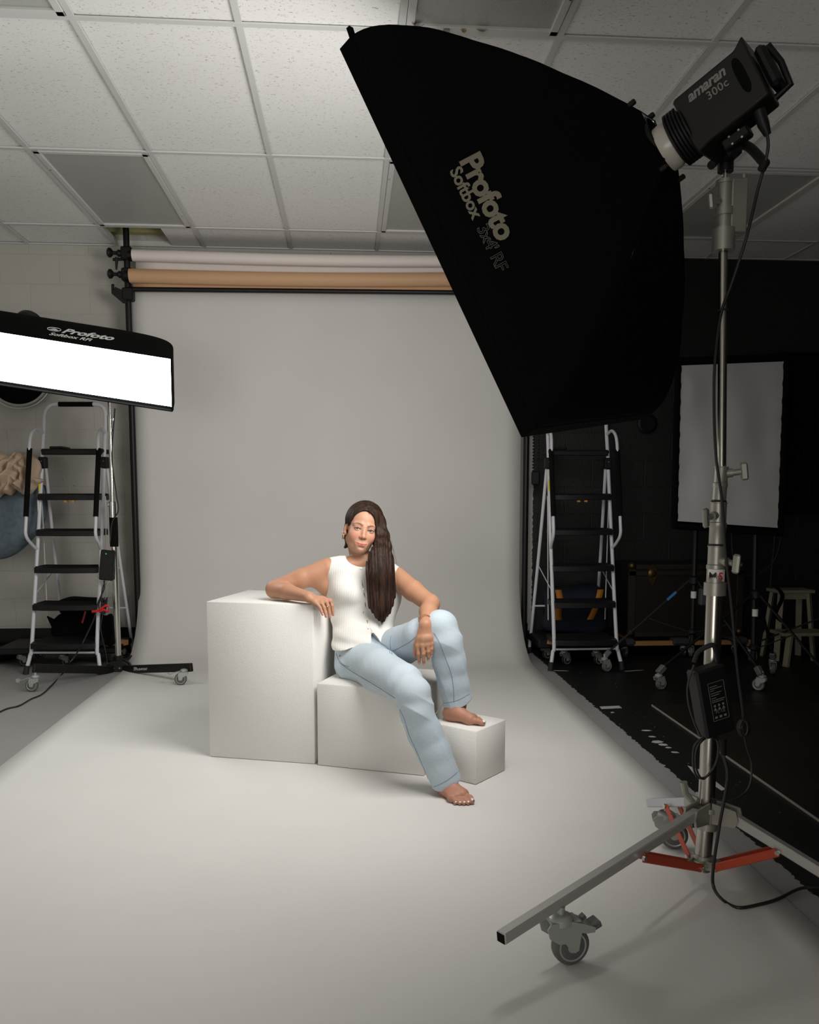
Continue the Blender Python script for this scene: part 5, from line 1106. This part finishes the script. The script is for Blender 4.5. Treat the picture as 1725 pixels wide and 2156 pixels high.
vb, fb = Fb.mesh(); del Fb
nsave, tsave = list(NAILS), list(TOES)
Fh = Field(HC - V((.14, .16, .215)), HC + V((.14, .15, .15)), 0.00165); build_skin(Fh, True); vh, fh = Fh.mesh(); del Fh
# join at the neck: head part above the plane, body part below (they overlap by a few millimetres)
npl = nrm(neckT - neckB); n0 = neckB + npl * 0.028
def side_of(v, eps): return ((v - n0) @ npl) - eps
near = (np.linalg.norm((vb - n0) - ((vb - n0) @ npl)[:, None] * npl, axis=1) < np.where((vb - n0) @ npl > .07, .13, .066)) & ((vb - n0) @ npl < .35)
kb = ~((side_of(vb, 0.004) > 0) & near); kh = side_of(vh, -0.004) > 0
fb = fb[kb[fb].all(1)]; fh = fh[kh[fh].all(1)]
v = np.concatenate([vb, vh]); f = np.concatenate([fb, fh + len(vb)]); used = np.unique(f); remap = np.zeros(len(v), int); remap[used] = np.arange(len(used)); v = v[used]; f = remap[f]
M['skin'] = mat('skin', (0.6, 0.36, 0.24), 0.48, sss=0.12, vcol='tint', bump=(900, 0.06), spec=0.35)
body = np_obj('person', v, f, M['skin'], None)
tag(body, 'person in white ribbed vest and light blue jeans seated barefoot on the white boxes', 'person')
# skin colour: lips, cheeks, brows, lash line, feet
skin = np.tile(V((0.44, 0.225, 0.135)), (len(v), 1)); L_ = hl(v); u, vv, w = L_[:, 0], L_[:, 1], L_[:, 2]; g = lambda x: np.exp(-x * x)
def blend(m, c):
    global skin
    m = np.clip(m, 0, 1)[:, None]; skin = skin * (1 - m) + V(c) * m
fr = np.clip((vv - .02) / .02, 0, 1) * (w < .11) * (w > -.12)
blend(fr * .6, (0.51, 0.285, 0.19))
for q in (-1, 1): blend(fr * .5 * np.exp(-((u - q * .040) / .020) ** 2 - ((w + .030) / .018) ** 2), (0.58, 0.20, 0.14))
blend(fr * .35 * np.exp(-(u / .012) ** 2 - ((w + .034) / .010) ** 2), (0.60, 0.23, 0.16))
cv = -.0660 + .0050 * (u / .026) ** 2
up_h = .0068 * np.clip(1 - (np.abs(u) / .0270) ** 2.2, 0, 1) - .0012 * g(u / .004); lo_h = .0088 * np.clip(1 - (np.abs(u) / .0245) ** 2.0, 0, 1)
lip = ((w < cv + up_h) & (w > cv - lo_h) & (np.abs(u) < .0270) & (vv > .06)).astype(float); blend(lip * .9, (0.52, 0.15, 0.14))
blend(((np.abs(w - cv) < .0011) & (np.abs(u) < .0280) & (vv > .06)).astype(float) * .75, (0.22, 0.06, 0.05))
for q in (-1, 1):
    t = (u - q * .0305) / .019 * q; bc = .0180 + .0045 * (1 - (t - .25) ** 2) - .003 * np.clip(t - .4, 0, 1); th = .0030 * np.clip(1 - .55 * t, .35, 1.3)
    blend((np.abs(t) < 1.05) * (vv > .04) * np.exp(-((w - bc) / th) ** 2) * .95, (0.09, 0.045, 0.028))
    t = (u - q * .0305) / .0135; top = .0026 * np.clip(1 - t * t, 0, 1) - .0008 * 0; bot = -.0040 * np.clip(1 - t * t, 0, 1) - .0006
    blend((np.abs(t) < 1.22) * (vv > .06) * np.exp(-((w - top + .0) / .0016) ** 2) * .95, (0.045, 0.025, 0.02))
    blend((np.abs(t) < 1.0) * (vv > .06) * np.exp(-((w - bot) / .0010) ** 2) * .3, (0.20, 0.09, 0.07))
    blend((np.abs(t) < 1.3) * (vv > .055) * np.exp(-((w - .0080) / .0035) ** 2) * .42, (0.40, 0.20, 0.14))  # lid crease: its shade painted into the skin colour
ft = (v[:, 2] < 0.34) & (v[:, 1] < 3.6); blend(ft * .5, (0.42, 0.19, 0.14))
for pts in (nsave,):
    for (c, d, bk, r) in pts: blend(np.exp(-(np.linalg.norm(v - c, axis=1) / .014) ** 4) * .35, (0.62, 0.26, 0.20))
for q in (-1, 1): blend((vv > .07) * np.exp(-((u - q * .0062) / .0030) ** 2 - ((w + .0405) / .0022) ** 2) * .8, (0.16, 0.05, 0.03))  # nostrils: shade of the openings painted as dark spots
paint(body, skin)
# eyes
for q in (-1, 1):
    c = hp(q * .0305, .0652, -.0005); gz = nrm(CAM - c); b = MB(); b.sphere((0, 0, 0), .0127, 40)
    pv = V(b.v) + c; dirs = V(b.v) / .0127; ang = np.degrees(np.arccos(np.clip(dirs @ gz, -1, 1))) + 0
    b.v = [tuple(p) for p in pv]; o = b.build('eye', mat('eye_surface', (0.7, 0.7, 0.7), 0.08, vcol='tint', spec=0.6), body, ang=180)
    pv = np.array([x.co[:] for x in o.data.vertices]); dirs = (pv - c) / .0127; ang = np.degrees(np.arccos(np.clip(dirs @ gz, -1, 1)))
    col = np.tile(V((0.50, 0.46, 0.44)), (len(pv), 1)); col[ang < 27] = (0.03, 0.05, 0.07); col[ang < 23.5] = (0.12, 0.165, 0.20); col[ang < 11] = (0.004, 0.004, 0.004); paint(o, col)
    b = MB(); pts = [hp(q * .0305 + t * .0140, .0668 + .0128 * math.sqrt(max(1 - (t * .95) ** 2 * .9, 0)), -.0005 + .0034 * (1 - t * t) - .0012 * (t * q > 0) * t * t) for t in np.linspace(-1.02, 1.02, 13)]
    b.tube(pts, [.0004 + .0005 * math.sin(math.pi * k / 12) for k in range(13)], 6); b.build('eyelashes', mat('dark_lashes', (0.02, 0.012, 0.01), 0.6), body)
# nails
nm = mat('white_nail_polish', (0.80, 0.76, 0.74), 0.2, coat=0.5); nf = mat('natural_nail', (0.68, 0.40, 0.34), 0.25, coat=0.4)
def nail(lst, m, nm_, s=1.0, keep=None):
    for k, (c, d, bk, r) in enumerate(lst):
        if keep and k not in keep: continue
        sd = nrm(np.cross(d, bk)); bb = nrm(np.cross(sd, d)); bb = bb if bb @ bk > 0 else -bb; b = MB()
        b.grid(lambda u, v: c + sd * (u - .5) * r * 1.35 * s * (1 - .25 * abs(2 * v - 1) ** 3) + d * (v - .4) * r * 1.5 * s + bb * r * (.34 - .42 * (2 * u - 1) ** 2 - .12 * v * v), 8, 8); b.build(nm_, m, body, solid=0.0008, ang=180)
nail(tsave, nm, 'toenail', .8); nail(nsave, nf, 'fingernail', .9)

# ------------------------------------------------------------------ vest
TL_ = [P(742, 1212, 3.705), P(792, 1216, 3.705), P(748, 1252, 3.70), P(788, 1256, 3.70)]
Fv = Field((-0.20, 3.46, 0.36), (0.30, 3.90, 0.92), 0.0028); c = Fv.cap
c(P(703, 1201, 3.71), P(824, 1213, 3.71), .060, .054, .03, (FV, 1.0)); c(P(728, 1214, 3.690), P(800, 1220, 3.690), .072, .072, .03, (FV, .9)); c(P(722, 1192, 3.715), P(748, 1190, 3.72), .040, .044, .03); c(P(812, 1203, 3.715), P(785, 1195, 3.72), .040, .044, .03)
c(P(735, 1250, 3.70), P(800, 1255, 3.70), .104, .098, .03, (FV, .86)); c(P(725, 1244, 3.645), P(740, 1250, 3.64), .058, .056, .03); c(P(800, 1250, 3.645), P(790, 1254, 3.64), .056, .054, .03)
c(P(742, 1300, 3.685), P(790, 1300, 3.685), .096, .092, .03, (FV, .86)); c(P(745, 1345, 3.64), P(782, 1338, 3.65), .096, .092, .03, (FV, .95)); c(P(748, 1378, 3.615), P(788, 1356, 3.63), .100, .090, .02, (FV, 1.0))
# hem plane, rising to the picture's right, and a notch at the front opening
hA_, hB_, hC_ = P(698, 1369, 3.60), P(779, 1357, 3.55), P(779, 1345, 3.80)
def below(p0, p1, p2):
    n = nrm(np.cross(p1 - p0, p2 - p0)); n = -n if n[2] > 0 else n; return lambda X: (X - p0) @ n
fl_ = below(P(698, 1371, 3.56), P(779, 1360, 3.53), P(760, 1350, 3.85)); fr_ = below(P(806, 1356, 3.54), P(826, 1331, 3.60), P(830, 1330, 3.85))
n1a, n1b = P(784, 1333, 3.5), P(779, 1360, 3.5); n2a, n2b = P(784, 1333, 3.5), P(808, 1357, 3.5)
def vplane(a, b, sgn):
    n = nrm(np.cross(a - CAM, b - CAM)); n = n if n[0] * sgn > 0 else -n; return lambda X: (X - a) @ n
pl1, pl2 = vplane(n1a, n1b, 1), vplane(n2a, n2b, -1)
flh, frh = Fv.region(Fv.lo, Fv.lo + Fv.h * Fv.n)
def hemcut(X):
    L = pl1(X); R_ = pl2(X)   # L>0: right of left edge; R_>0: left of right edge
    left = np.maximum(fl_(X), L); right = np.maximum(fr_(X), R_); up_ = -(X[..., 2] - P(784, 1333, 3.56)[2]) ; up_ = np.where(X[..., 1] > 3.66, fl_(X), up_)
    return np.minimum(np.minimum(left, right), up_)
sl, X = flh, frh; Fv.D[sl] = np.maximum(Fv.D[sl], hemcut(X).astype(np.float32))
hollow = np.where((X[..., 1] < 3.75) & (X[..., 2] < .55), 0, 0)
# wrinkles: soft horizontal folds near the waist
def wr(X):
    z = X[:, 2]; x = X[:, 0]; a = np.exp(-((z - .50) / .06) ** 2)
    return 0.004 * a * np.sin((z * 95 + x * 22)) + 0.0022 * np.exp(-((z - .60) / .07) ** 2) * np.sin(z * 60 - x * 30)
Fv.displace(wr)
# neck opening and armholes
Fv.ell(P(763, 1166, 3.685), (.076, .095, .060), None, .004, True); c(P(765, 1160, 3.70), neckT + V((0.00, 0, .12)), .064, .09, .004, None, True)
c(P(657, 1203, 3.71), P(600, 1190, 3.70), .060, .13, .003, None, True); c(P(662, 1226, 3.70), P(630, 1226, 3.70), .040, .07, .006, None, True); c(P(850, 1222, 3.72), P(900, 1235, 3.70), .052, .12, .004, None, True)
vv_, vf_ = Fv.mesh(); del Fv, X
def rib_mat():
    m = bpy.data.materials.new('white_ribbed_knit'); nt, b = nodes(m); L = nt.links.new
    b.inputs['Base Color'].default_value = (0.70, 0.69, 0.65, 1); b.inputs['Roughness'].default_value = 0.9; b.inputs['Sheen Weight'].default_value = 0.2
    at = nt.nodes.new('ShaderNodeAttribute'); at.attribute_name = 'rib'
    mu = nt.nodes.new('ShaderNodeMath'); mu.operation = 'MULTIPLY'; L(at.outputs['Fac'], mu.inputs[0]); mu.inputs[1].default_value = 1
    si = nt.nodes.new('ShaderNodeMath'); si.operation = 'SINE'; L(mu.outputs[0], si.inputs[0])
    ab = nt.nodes.new('ShaderNodeMath'); ab.operation = 'POWER'; a2 = nt.nodes.new('ShaderNodeMath'); a2.operation = 'MULTIPLY_ADD'; L(si.outputs[0], a2.inputs[0]); a2.inputs[1].default_value = .5; a2.inputs[2].default_value = .5; L(a2.outputs[0], ab.inputs[0]); ab.inputs[1].default_value = .5
    bp = nt.nodes.new('ShaderNodeBump'); bp.inputs['Strength'].default_value = 0.4; bp.inputs['Distance'].default_value = 0.0015; L(ab.outputs[0], bp.inputs['Height']); L(bp.outputs[0], b.inputs['Normal']); return m
vest = np_obj('ribbed_vest', vv_, vf_, rib_mat(), body, 2)
cx_ = 0.062 - 0.0 * vv_[:, 2]; ax_c = P(765, 1290, 3.70); yc = 3.70
th = np.arctan2(vv_[:, 0] - (ax_c[0] + (vv_[:, 2] - ax_c[2]) * 0.02), -(vv_[:, 1] - yc - .03)); at = vest.data.attributes.new('rib', 'FLOAT', 'POINT'); at.data.foreach_set('value', ((vv_[:, 0] + .05 * (vv_[:, 2] - .6)) * 838).astype(np.float32))
# buttons and the gaps of the placket
from mathutils.bvhtree import BVHTree
def surf(o, px, py, off=0.0):
    bm = SURF.get(o.name)
    if bm is None: bm = SURF[o.name] = BVHTree.FromPolygons([v.co[:] for v in o.data.vertices], [tuple(p.vertices) for p in o.data.polygons])
    h, n, _, d = bm.ray_cast(Vector(CAM), Vector(nrm(ray(px, py)))); 
    if h is None: h, n, _, d = bm.find_nearest(Vector(P(px, py, 3.6)))
    h, n = V(h), V(n); n = n if n @ (CAM - h) > 0 else -n; return h + n * off, n
SURF = {}
placket = [(760.5, 1197), (762.5, 1220), (766, 1241), (769.5, 1262), (771, 1284), (773.5, 1304), (776, 1322), (783.5, 1331)]
bmat = mat('pearl_button', (0.75, 0.70, 0.62), 0.25); gap = mat('skin_gap', (0.30, 0.15, 0.09), 0.6)
for k, (x, y) in enumerate(placket):
    h, n = surf(vest, x, y, 0.0012); MB().lathe([(0.0001, 0.002), (.0042, .002), (.0048, .001), (.0042, -.001)], h, n, 16).build('button', bmat, vest)
for (xa, ya, xb, yb, w) in [(762.6, 1224, 765, 1238, 1.6), (766, 1246, 768.6, 1258, 1.9), (769, 1267, 770.8, 1280, 2.0), (765.6, 1286, 765.2, 1293, 1.0), (772.6, 1303, 774.6, 1313, 1.8), (775, 1319, 776.5, 1322, 1.3)]:
    b = MB(); pts = []
    for t in np.linspace(0, 1, 9):
        x, y = xa + (xb - xa) * t, ya + (yb - ya) * t; ww = w * math.sin(math.pi * t) + .08
        pts.append((surf(vest, x - ww * .6, y, .0006)[0], surf(vest, x + ww * .6, y, .0006)[0]))
    b.grid(lambda u, v: pts[int(round(v * 8))][0] * (1 - u) + pts[int(round(v * 8))][1] * u, 3, 9); b.build('placket_gap', gap, vest, ang=180)
b = MB(); pts = [surf(vest, x + 3.2, y, .0007)[0] for x, y in [(760, 1199), (763, 1222), (766.5, 1243), (769.5, 1263), (771.5, 1285), (774, 1305), (777, 1322), (782, 1330)]]
b.tube(bez(pts, 5), .0011, 6); b.build('placket_edge', vest.data.materials[0], vest)

# ------------------------------------------------------------------ jeans
Fj = Field((-0.16, 2.92, 0.03), (0.62, 3.86, 0.72), 0.003)
for pts in (LEGR, LEGL):
    for (a, ra), (b_, rb) in zip(pts[:-1], pts[1:]): Fj.cap(a, b_, ra, rb, .016)
Fj.cap(P(742, 1388, 3.64), P(798, 1370, 3.65), .078, .076, .025); Fj.cap(P(738, 1403, 3.68), P(790, 1396, 3.68), .070, .066, .02); Fj.cap(P(744, 1364, 3.64), P(790, 1352, 3.65), .080, .076, .02, (FV, .95)); Fj.cap(P(738, 1402, 3.60), P(762, 1398, 3.56), .070, .080, .02)
# wrinkle fields
kneeR, kneeL = LEGR[3][0], LEGL[3][0]
def ridge(x): return 1 - 2 * np.abs(np.sin(x / 2)) ** .7
def seg_t(X, a, b): ab = b - a; return ((X - a) @ ab) / (ab @ ab)
def jw(X):
    d = np.zeros(len(X))
    for (kn, hip, ank, ph_) in ((kneeR, LEGR[0][0], LEGR[-1][0], 0.3), (kneeL, LEGL[0][0], LEGL[-1][0], 1.7)):
        r = np.linalg.norm(X - kn, axis=1); ax_ = nrm(ank - kn); sd = nrm(np.cross(ax_, (0, -1, .2))); t = (X - kn) @ ax_; s = (X - kn) @ sd
        near_leg = np.exp(-(np.maximum(np.linalg.norm(X - (kn + np.clip(t, 0, .5)[:, None] * ax_), axis=1) - .07, 0) / .03) ** 2) * (t > -.02)
        d += near_leg * (0.0030 * ridge(t * 70 + s * 55 + 2 * np.sin(s * 18 + ph_)) * np.exp(-((t - .06) / .05) ** 2) + 0.0016 * np.sin(t * 24 - s * 40 + ph_ * 2) * np.clip(t / .1, 0, 1) + 0.0030 * ridge(s * 62 + t * 7 + ph_) * np.clip((t - .08) / .1, 0, 1))
        ah = nrm(kn - hip); th_ = (X - hip) @ ah; sh = (X - hip) @ nrm(np.cross(ah, (0, -.4, 1))); Lh = np.linalg.norm(kn - hip)
        nl = np.exp(-(np.maximum(np.linalg.norm(X - (hip + np.clip(th_, 0, Lh)[:, None] * ah), axis=1) - .085, 0) / .03) ** 2)
        d += nl * (0.0016 * ridge(th_ * 75 + sh * 45 + ph_) * np.exp(-((th_ - .00) / .05) ** 2) + 0.0018 * np.sin(sh * 40 + th_ * 9 + ph_) + .0035 * ridge(th_ * 80 - sh * 40) * np.exp(-((th_ - Lh + .04) / .03) ** 2))
    d += 0.0003 * np.sin(X[:, 0] * 90 + X[:, 2] * 70) * np.sin(X[:, 1] * 80 - X[:, 2] * 40)
    return d
Fj.displace(jw)
# flat underside where she sits on the box (top at 0.355 above the paper)
for pts, (q0_, q1_), z_lo in ((LEGR, ((912, 1667), (975, 1626)), 0), (LEGL, ((934, 1490), (995, 1466)), 1)):
    an, kn = pts[-1][0], pts[-2][0]; ax_ = nrm(an - kn); w0, w1 = P(*q0_, pts[-1][0][1]), P(*q1_, pts[-1][0][1]); hd = nrm(w1 - w0); fn_ = nrm(V((0.0, -1, -.25)) - hd * (V((0, -1, -.25)) @ hd)); n = nrm(np.cross(hd, fn_)); n = n if n @ ax_ > 0 else -n
    o_ = (w0 + w1) / 2; lo_, hi_ = an - .16, an + .16
    r_ = pts[-1][1]
    def keep(X, o_=o_, n=n): return (X - o_) @ n
    # hollow inside of the trouser leg
    Fj.cap(an + ax_ * .12, an - ax_ * .055, r_ - .006, r_ * .86, .002, None, True)
    Fj.cut(keep, lo_, hi_)
sl, X = Fj.region((-.2, 3.2, .3), (.34, 3.9, .62))
bt = ((X - P(765, 1340, 3.66))[..., 2]) - .012; Fj.D[sl] = np.maximum(Fj.D[sl], np.where(X[..., 2] > .46, X[..., 2] - P(780, 1338, 3.62)[2] - .0 * X[..., 0], -1)).astype(np.float32) if 0 else Fj.D[sl]
sl, X = Fj.region((-.2, 3.30, .34), (.30, 3.9, .372)); 
on_box = (X[..., 1] > 3.44 - .36 * X[..., 0]); Fj.D[sl] = np.maximum(Fj.D[sl], np.where(on_box, .3625 - X[..., 2], -1)).astype(np.float32)
jv, jf = Fj.mesh(); del Fj, X
M['denim'] = mat('light_wash_denim', (0.36, 0.47, 0.56), 0.85, bump=(420, 0.25), vcol='tint', sheen=0.15)
jeans = np_obj('jeans', jv, jf, M['denim'], body, 1)
jr = np.random.default_rng(2); base = np.tile(V((0.43, 0.51, 0.57)), (len(jv), 1))
n1 = np.sin(jv[:, 0] * 31 + 2 * np.sin(jv[:, 2] * 23)) * np.sin(jv[:, 2] * 27 + jv[:, 1] * 19); base *= (1 + .05 * n1[:, None]) * (1 + .04 * jr.standard_normal((len(jv), 1)).clip(-1.5, 1.5))
for kn in (kneeR, kneeL): m_ = np.exp(-(np.linalg.norm(jv - kn, axis=1) / .11) ** 2)[:, None] * .35; base = base * (1 - m_) + V((0.56, 0.62, 0.66)) * m_
th_m = np.exp(-(np.linalg.norm(jv - P(800, 1395, 3.35), axis=1) / .12) ** 2)[:, None] * .3; base = base * (1 - th_m) + V((0.56, 0.62, 0.66)) * th_m
paint(jeans, np.clip(base, 0, 1))
seam_m = mat('denim_seam', (0.17, 0.23, 0.29), 0.85); st_m = mat('pale_stitching', (0.45, 0.50, 0.53), 0.8)
def seam(pts, r=.0012, m=None, nm_='seam', o=None):
    q = bez([V((a, b, 0)) for a, b in pts], 6); w = [surf(jeans if o is None else o, p[0], p[1], .0004)[0] for p in q]
    w = [w[0]] + [w[i] for i in range(1, len(w)) if np.linalg.norm(w[i] - w[i - 1]) < .05]
    if len(w) > 2: MB().tube(w, r, 6).build(nm_, m or seam_m, jeans, ang=180)
seam([(716, 1396), (740, 1413), (768, 1430), (800, 1449), (832, 1470)]); seam([(717, 1392), (742, 1410), (770, 1427), (803, 1447), (834, 1464)], .0008, st_m, 'stitching')
seam([(842, 1494), (851, 1513), (862, 1548), (880, 1588), (902, 1640)], .0012); seam([(838, 1492), (846, 1512), (858, 1550), (876, 1590), (896, 1636)], .0007, st_m, 'stitching')
seam([(827, 1371), (845, 1362), (862, 1352), (876, 1341)]); seam([(914, 1332), (925, 1352), (938, 1385), (950, 1418), (955, 1450), (956, 1478)]); seam([(912, 1330), (922, 1352), (935, 1386), (947, 1420)], .0007, st_m, 'stitching')
seam([(783, 1337), (800, 1352), (815, 1362), (822, 1376)], .0013); seam([(824, 1338), (822, 1352), (824, 1372), (826, 1378)], .0013)
seam([(708, 1376), (712, 1386), (720, 1398), (735, 1404)], .0014); seam([(703, 1398), (706, 1410), (716, 1425), (727, 1437)], .0012)
for (q0_, q1_) in (((913, 1660), (973, 1620)), ((934, 1484), (994, 1460))):
    seam([(q0_[0] + 1, q0_[1] - 3), ((q0_[0] + q1_[0]) / 2, (q0_[1] + q1_[1]) / 2 + 2), (q1_[0] - 2, q1_[1] - 1)], .0010, seam_m, 'hem_stitch')
h, n = surf(jeans, 716, 1381, .001); MB().lathe([(.0001, .002), (.004, .0018), (.0045, 0)], h, n, 14).build('rivet', mat('copper', (0.35, 0.14, 0.06), 0.35, 0.9), jeans)

# ------------------------------------------------------------------ hair
Fq = Field((-.10, 3.50, .44), (.40, 3.95, 1.20), 0.0025); c = Fq.cap
Fq.ell(hp(0, -.016, .044), (.0785, .094, .083), HR, .0); Fq.ell(hp(.016, -.014, .052), (.068, .082, .078), HR, .025); Fq.ell(hp(0, -.045, -.015), (.070, .058, .066), HR, .02); c(hp(-.030, -.045, -.055), hp(-.050, -.030, -.092), .026, .006, .02)
# fall over the picture's right shoulder
fall = [(hp(.046, .000, .075), .022), (P(799, 1102, 3.71), .021), (P(803, 1130, 3.69), .027), (P(804, 1154, 3.64), .036), (P(801, 1178, 3.600), .048), (P(801, 1208, 3.582), .053), (P(804, 1245, 3.585), .052), (P(803, 1276, 3.575), .042), (P(804, 1302, 3.575), .014)]
for (a, ra), (b_, rb) in zip(fall[:-1], fall[1:]): c(a, b_, ra, rb, .02, (V((.25, -.97, .0)), .42))
c(hp(.062, -.03, .02), P(808, 1170, 3.70), .032, .036, .02, (V((.25, -.97, 0)), .6))
# face window
Fq.ell(hp(-.007, .085, -.012), (.0640, .080, .099), HR, .004, True); Fq.ell(hp(-.038, .075, -.085), (.060, .085, .050), HR, .006, True)
Fq.ell(hp(-.080, .000, -.010), (.020, .022, .030), HR, .004, True)
# parting groove
c(hp(.010, .060, .112), hp(.006, .01, .140), .0030, .003, .004, None, True)
def hw(X):
    L_ = hl(X); top_ = np.clip((L_[:, 2] + .02) / .05, 0, 1); a = np.arctan2(L_[:, 0] - .008, L_[:, 1] + .02)
    lat = (X[:, 0] * 1.0 - X[:, 2] * -.03); s1 = np.sin(lat * 460 + 1.2 * np.sin(X[:, 2] * 9)) + .9 * np.sin(lat * 210 + 1.5 * np.sin(X[:, 2] * 7 + 1))
    s2 = np.sin(L_[:, 1] * 380 + L_[:, 2] * 60)
    return .0009 * (s1 * (1 - top_) + s2 * top_)
Fq.displace(hw, .02)
hv__, hf__ = Fq.mesh(); del Fq
def hair_mat(nm_, c0, c1):
    m = bpy.data.materials.new(nm_); nt, b = nodes(m); L = nt.links.new; tc = nt.nodes.new('ShaderNodeTexCoord'); mp = nt.nodes.new('ShaderNodeMapping'); mp.inputs['Scale'].default_value = (120, 120, 4); L(tc.outputs['Object'], mp.inputs[0])
    n = nt.nodes.new('ShaderNodeTexNoise'); n.inputs['Scale'].default_value = 1.0; n.inputs['Detail'].default_value = 3; L(mp.outputs[0], n.inputs['Vector'])
    r = nt.nodes.new('ShaderNodeValToRGB'); r.color_ramp.elements[0].position = .35; r.color_ramp.elements[1].position = .72; r.color_ramp.elements[0].color = (*c0, 1); r.color_ramp.elements[1].color = (*c1, 1); L(n.outputs['Fac'], r.inputs[0]); L(r.outputs[0], b.inputs['Base Color'])
    b.inputs['Roughness'].default_value = 0.55; b.inputs['Specular IOR Level'].default_value = 0.18; bp = nt.nodes.new('ShaderNodeBump'); bp.inputs['Strength'].default_value = .6; bp.inputs['Distance'].default_value = .003; L(n.outputs['Fac'], bp.inputs['Height']); L(bp.outputs[0], b.inputs['Normal']); return m
M['hair'] = hair_mat('brown_hair', (0.012, 0.0065, 0.005), (0.045, 0.021, 0.012))
hair = np_obj('hair', hv__, hf__, M['hair'], body, 1)
# strands
def strands(nm_, m, n, mk, r=.0006):
    b = MB()
    for i in range(n):
        pts = bez(mk(i), 5); rr_ = [r * (1 - .6 * k / len(pts)) for k in range(len(pts))]; b.tube(pts, rr_, 4, caps=False)
    o = b.build(nm_, m, hair, ang=180); o['kind'] = 'stuff'; return o
R3 = np.random.default_rng(11)
def fallstrand(i):
    s = R3.uniform(-1, 1); dpt = R3.uniform(-.2, 1.0); end = R3.uniform(.78, 1.04) if R3.random() < .8 else R3.uniform(.55, .9); w = R3.uniform(-1, 1, 4) * .004; out = []
    for k, (p, r_) in enumerate(fall):
        lat = s * r_ * .98; t = k / (len(fall) - 1)
        out.append(p + V((.97, .25, 0)) * (lat + w[k % 4]) + V((.25, -.97, 0)) * (r_ * .43 * math.sqrt(max(1 - s * s * .8, .05)) * 1.0 + .0045) + (V((0, 0, -1)) * (.030 * (1 - abs(s)) * R3.uniform(0, 1)) if k == len(fall) - 1 else 0)) if 1 else 0
    m_ = max(4, int(round(len(out) * end))); return out[:m_]
strands('hair_strands', M['hair'], 420, fallstrand, .0012)
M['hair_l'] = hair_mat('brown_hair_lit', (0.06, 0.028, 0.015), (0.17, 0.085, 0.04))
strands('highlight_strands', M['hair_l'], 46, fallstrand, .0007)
def stray(i):
    s = R3.uniform(.8, 1.12); w = R3.uniform(-1, 1, 3) * .006; out = []
    for k, (p, r_) in enumerate(fall[1:7]): out.append(p + RT * (s * (r_ + .004 * k) + w[k % 3]) + V((0, -1, 0)) * .006)
    return out
strands('stray_strands', M['hair'], 8, stray, .00045)
def capstrand(i):
    q = -1 if i % 2 else 1; a = R3.uniform(0, 1); y0 = .075 - .16 * a; out = []
    for t in np.linspace(0, 1, 7):
        ph_ = t * (1.55 if q < 0 else 1.35); v_ = y0 * (1 - t * .55) - .03 * t; rr_ = math.sqrt(max(1 - ((v_ + .016) / .096) ** 2, .02))
        out.append(hp(.010 + q * .0805 * rr_ * math.sin(ph_), v_, .046 + .0885 * rr_ * math.cos(ph_)))
    return out
strands('crown_strands', M['hair'], 150, capstrand, .0009)
# jewellery
gold = mat('gold', (0.75, 0.50, 0.24), 0.2, 1.0)
ec = hp(-.0745, .004, -.047); b = MB(); b.tube([ec + HR @ V((0.002 * math.cos(a), 0.007 * math.cos(a), .0100 * math.sin(a))) for a in np.linspace(0, 2 * math.pi, 24, endpoint=False)], .0020, 8, closed=True); b.build('hoop_earring', gold, body)
b = MB(); b.sphere(hp(-.0795, .004, -.026), .0024, 10); b.build('stud_earring', mat('crystal', (0.8, 0.8, 0.8), 0.1, 0.8), body)
ax_ = nrm(wrL - elL); bc = P(895.5, 1306, 3.355); x_ = nrm(np.cross(ax_, (0, -1, 0))); y_ = np.cross(ax_, x_)
b = MB()
for k in range(34): a = 2 * math.pi * k / 34; b.sphere(bc + x_ * .0275 * math.cos(a) + y_ * .0265 * math.sin(a), .0025, 8)
b.build('bead_bracelet', mat('copper_beads', (0.62, 0.27, 0.13), 0.3, 0.6), body)
b = MB(); rc = P(690, 1277, 3.50); rd = nrm(P(695.5, 1302, 3.50) - P(687, 1266, 3.515)); x_ = nrm(np.cross(rd, (0, -1, 0))); y_ = np.cross(rd, x_)
b.tube([rc + x_ * .0096 * math.cos(a) + y_ * .0096 * math.sin(a) for a in np.linspace(0, 2 * math.pi, 24, endpoint=False)], .0008, 6, closed=True); b.sphere(rc - y_ * .0098 if (-y_) @ (CAM - rc) > 0 else rc + y_ * .0098, .0018, 8); b.build('ring', gold, body)
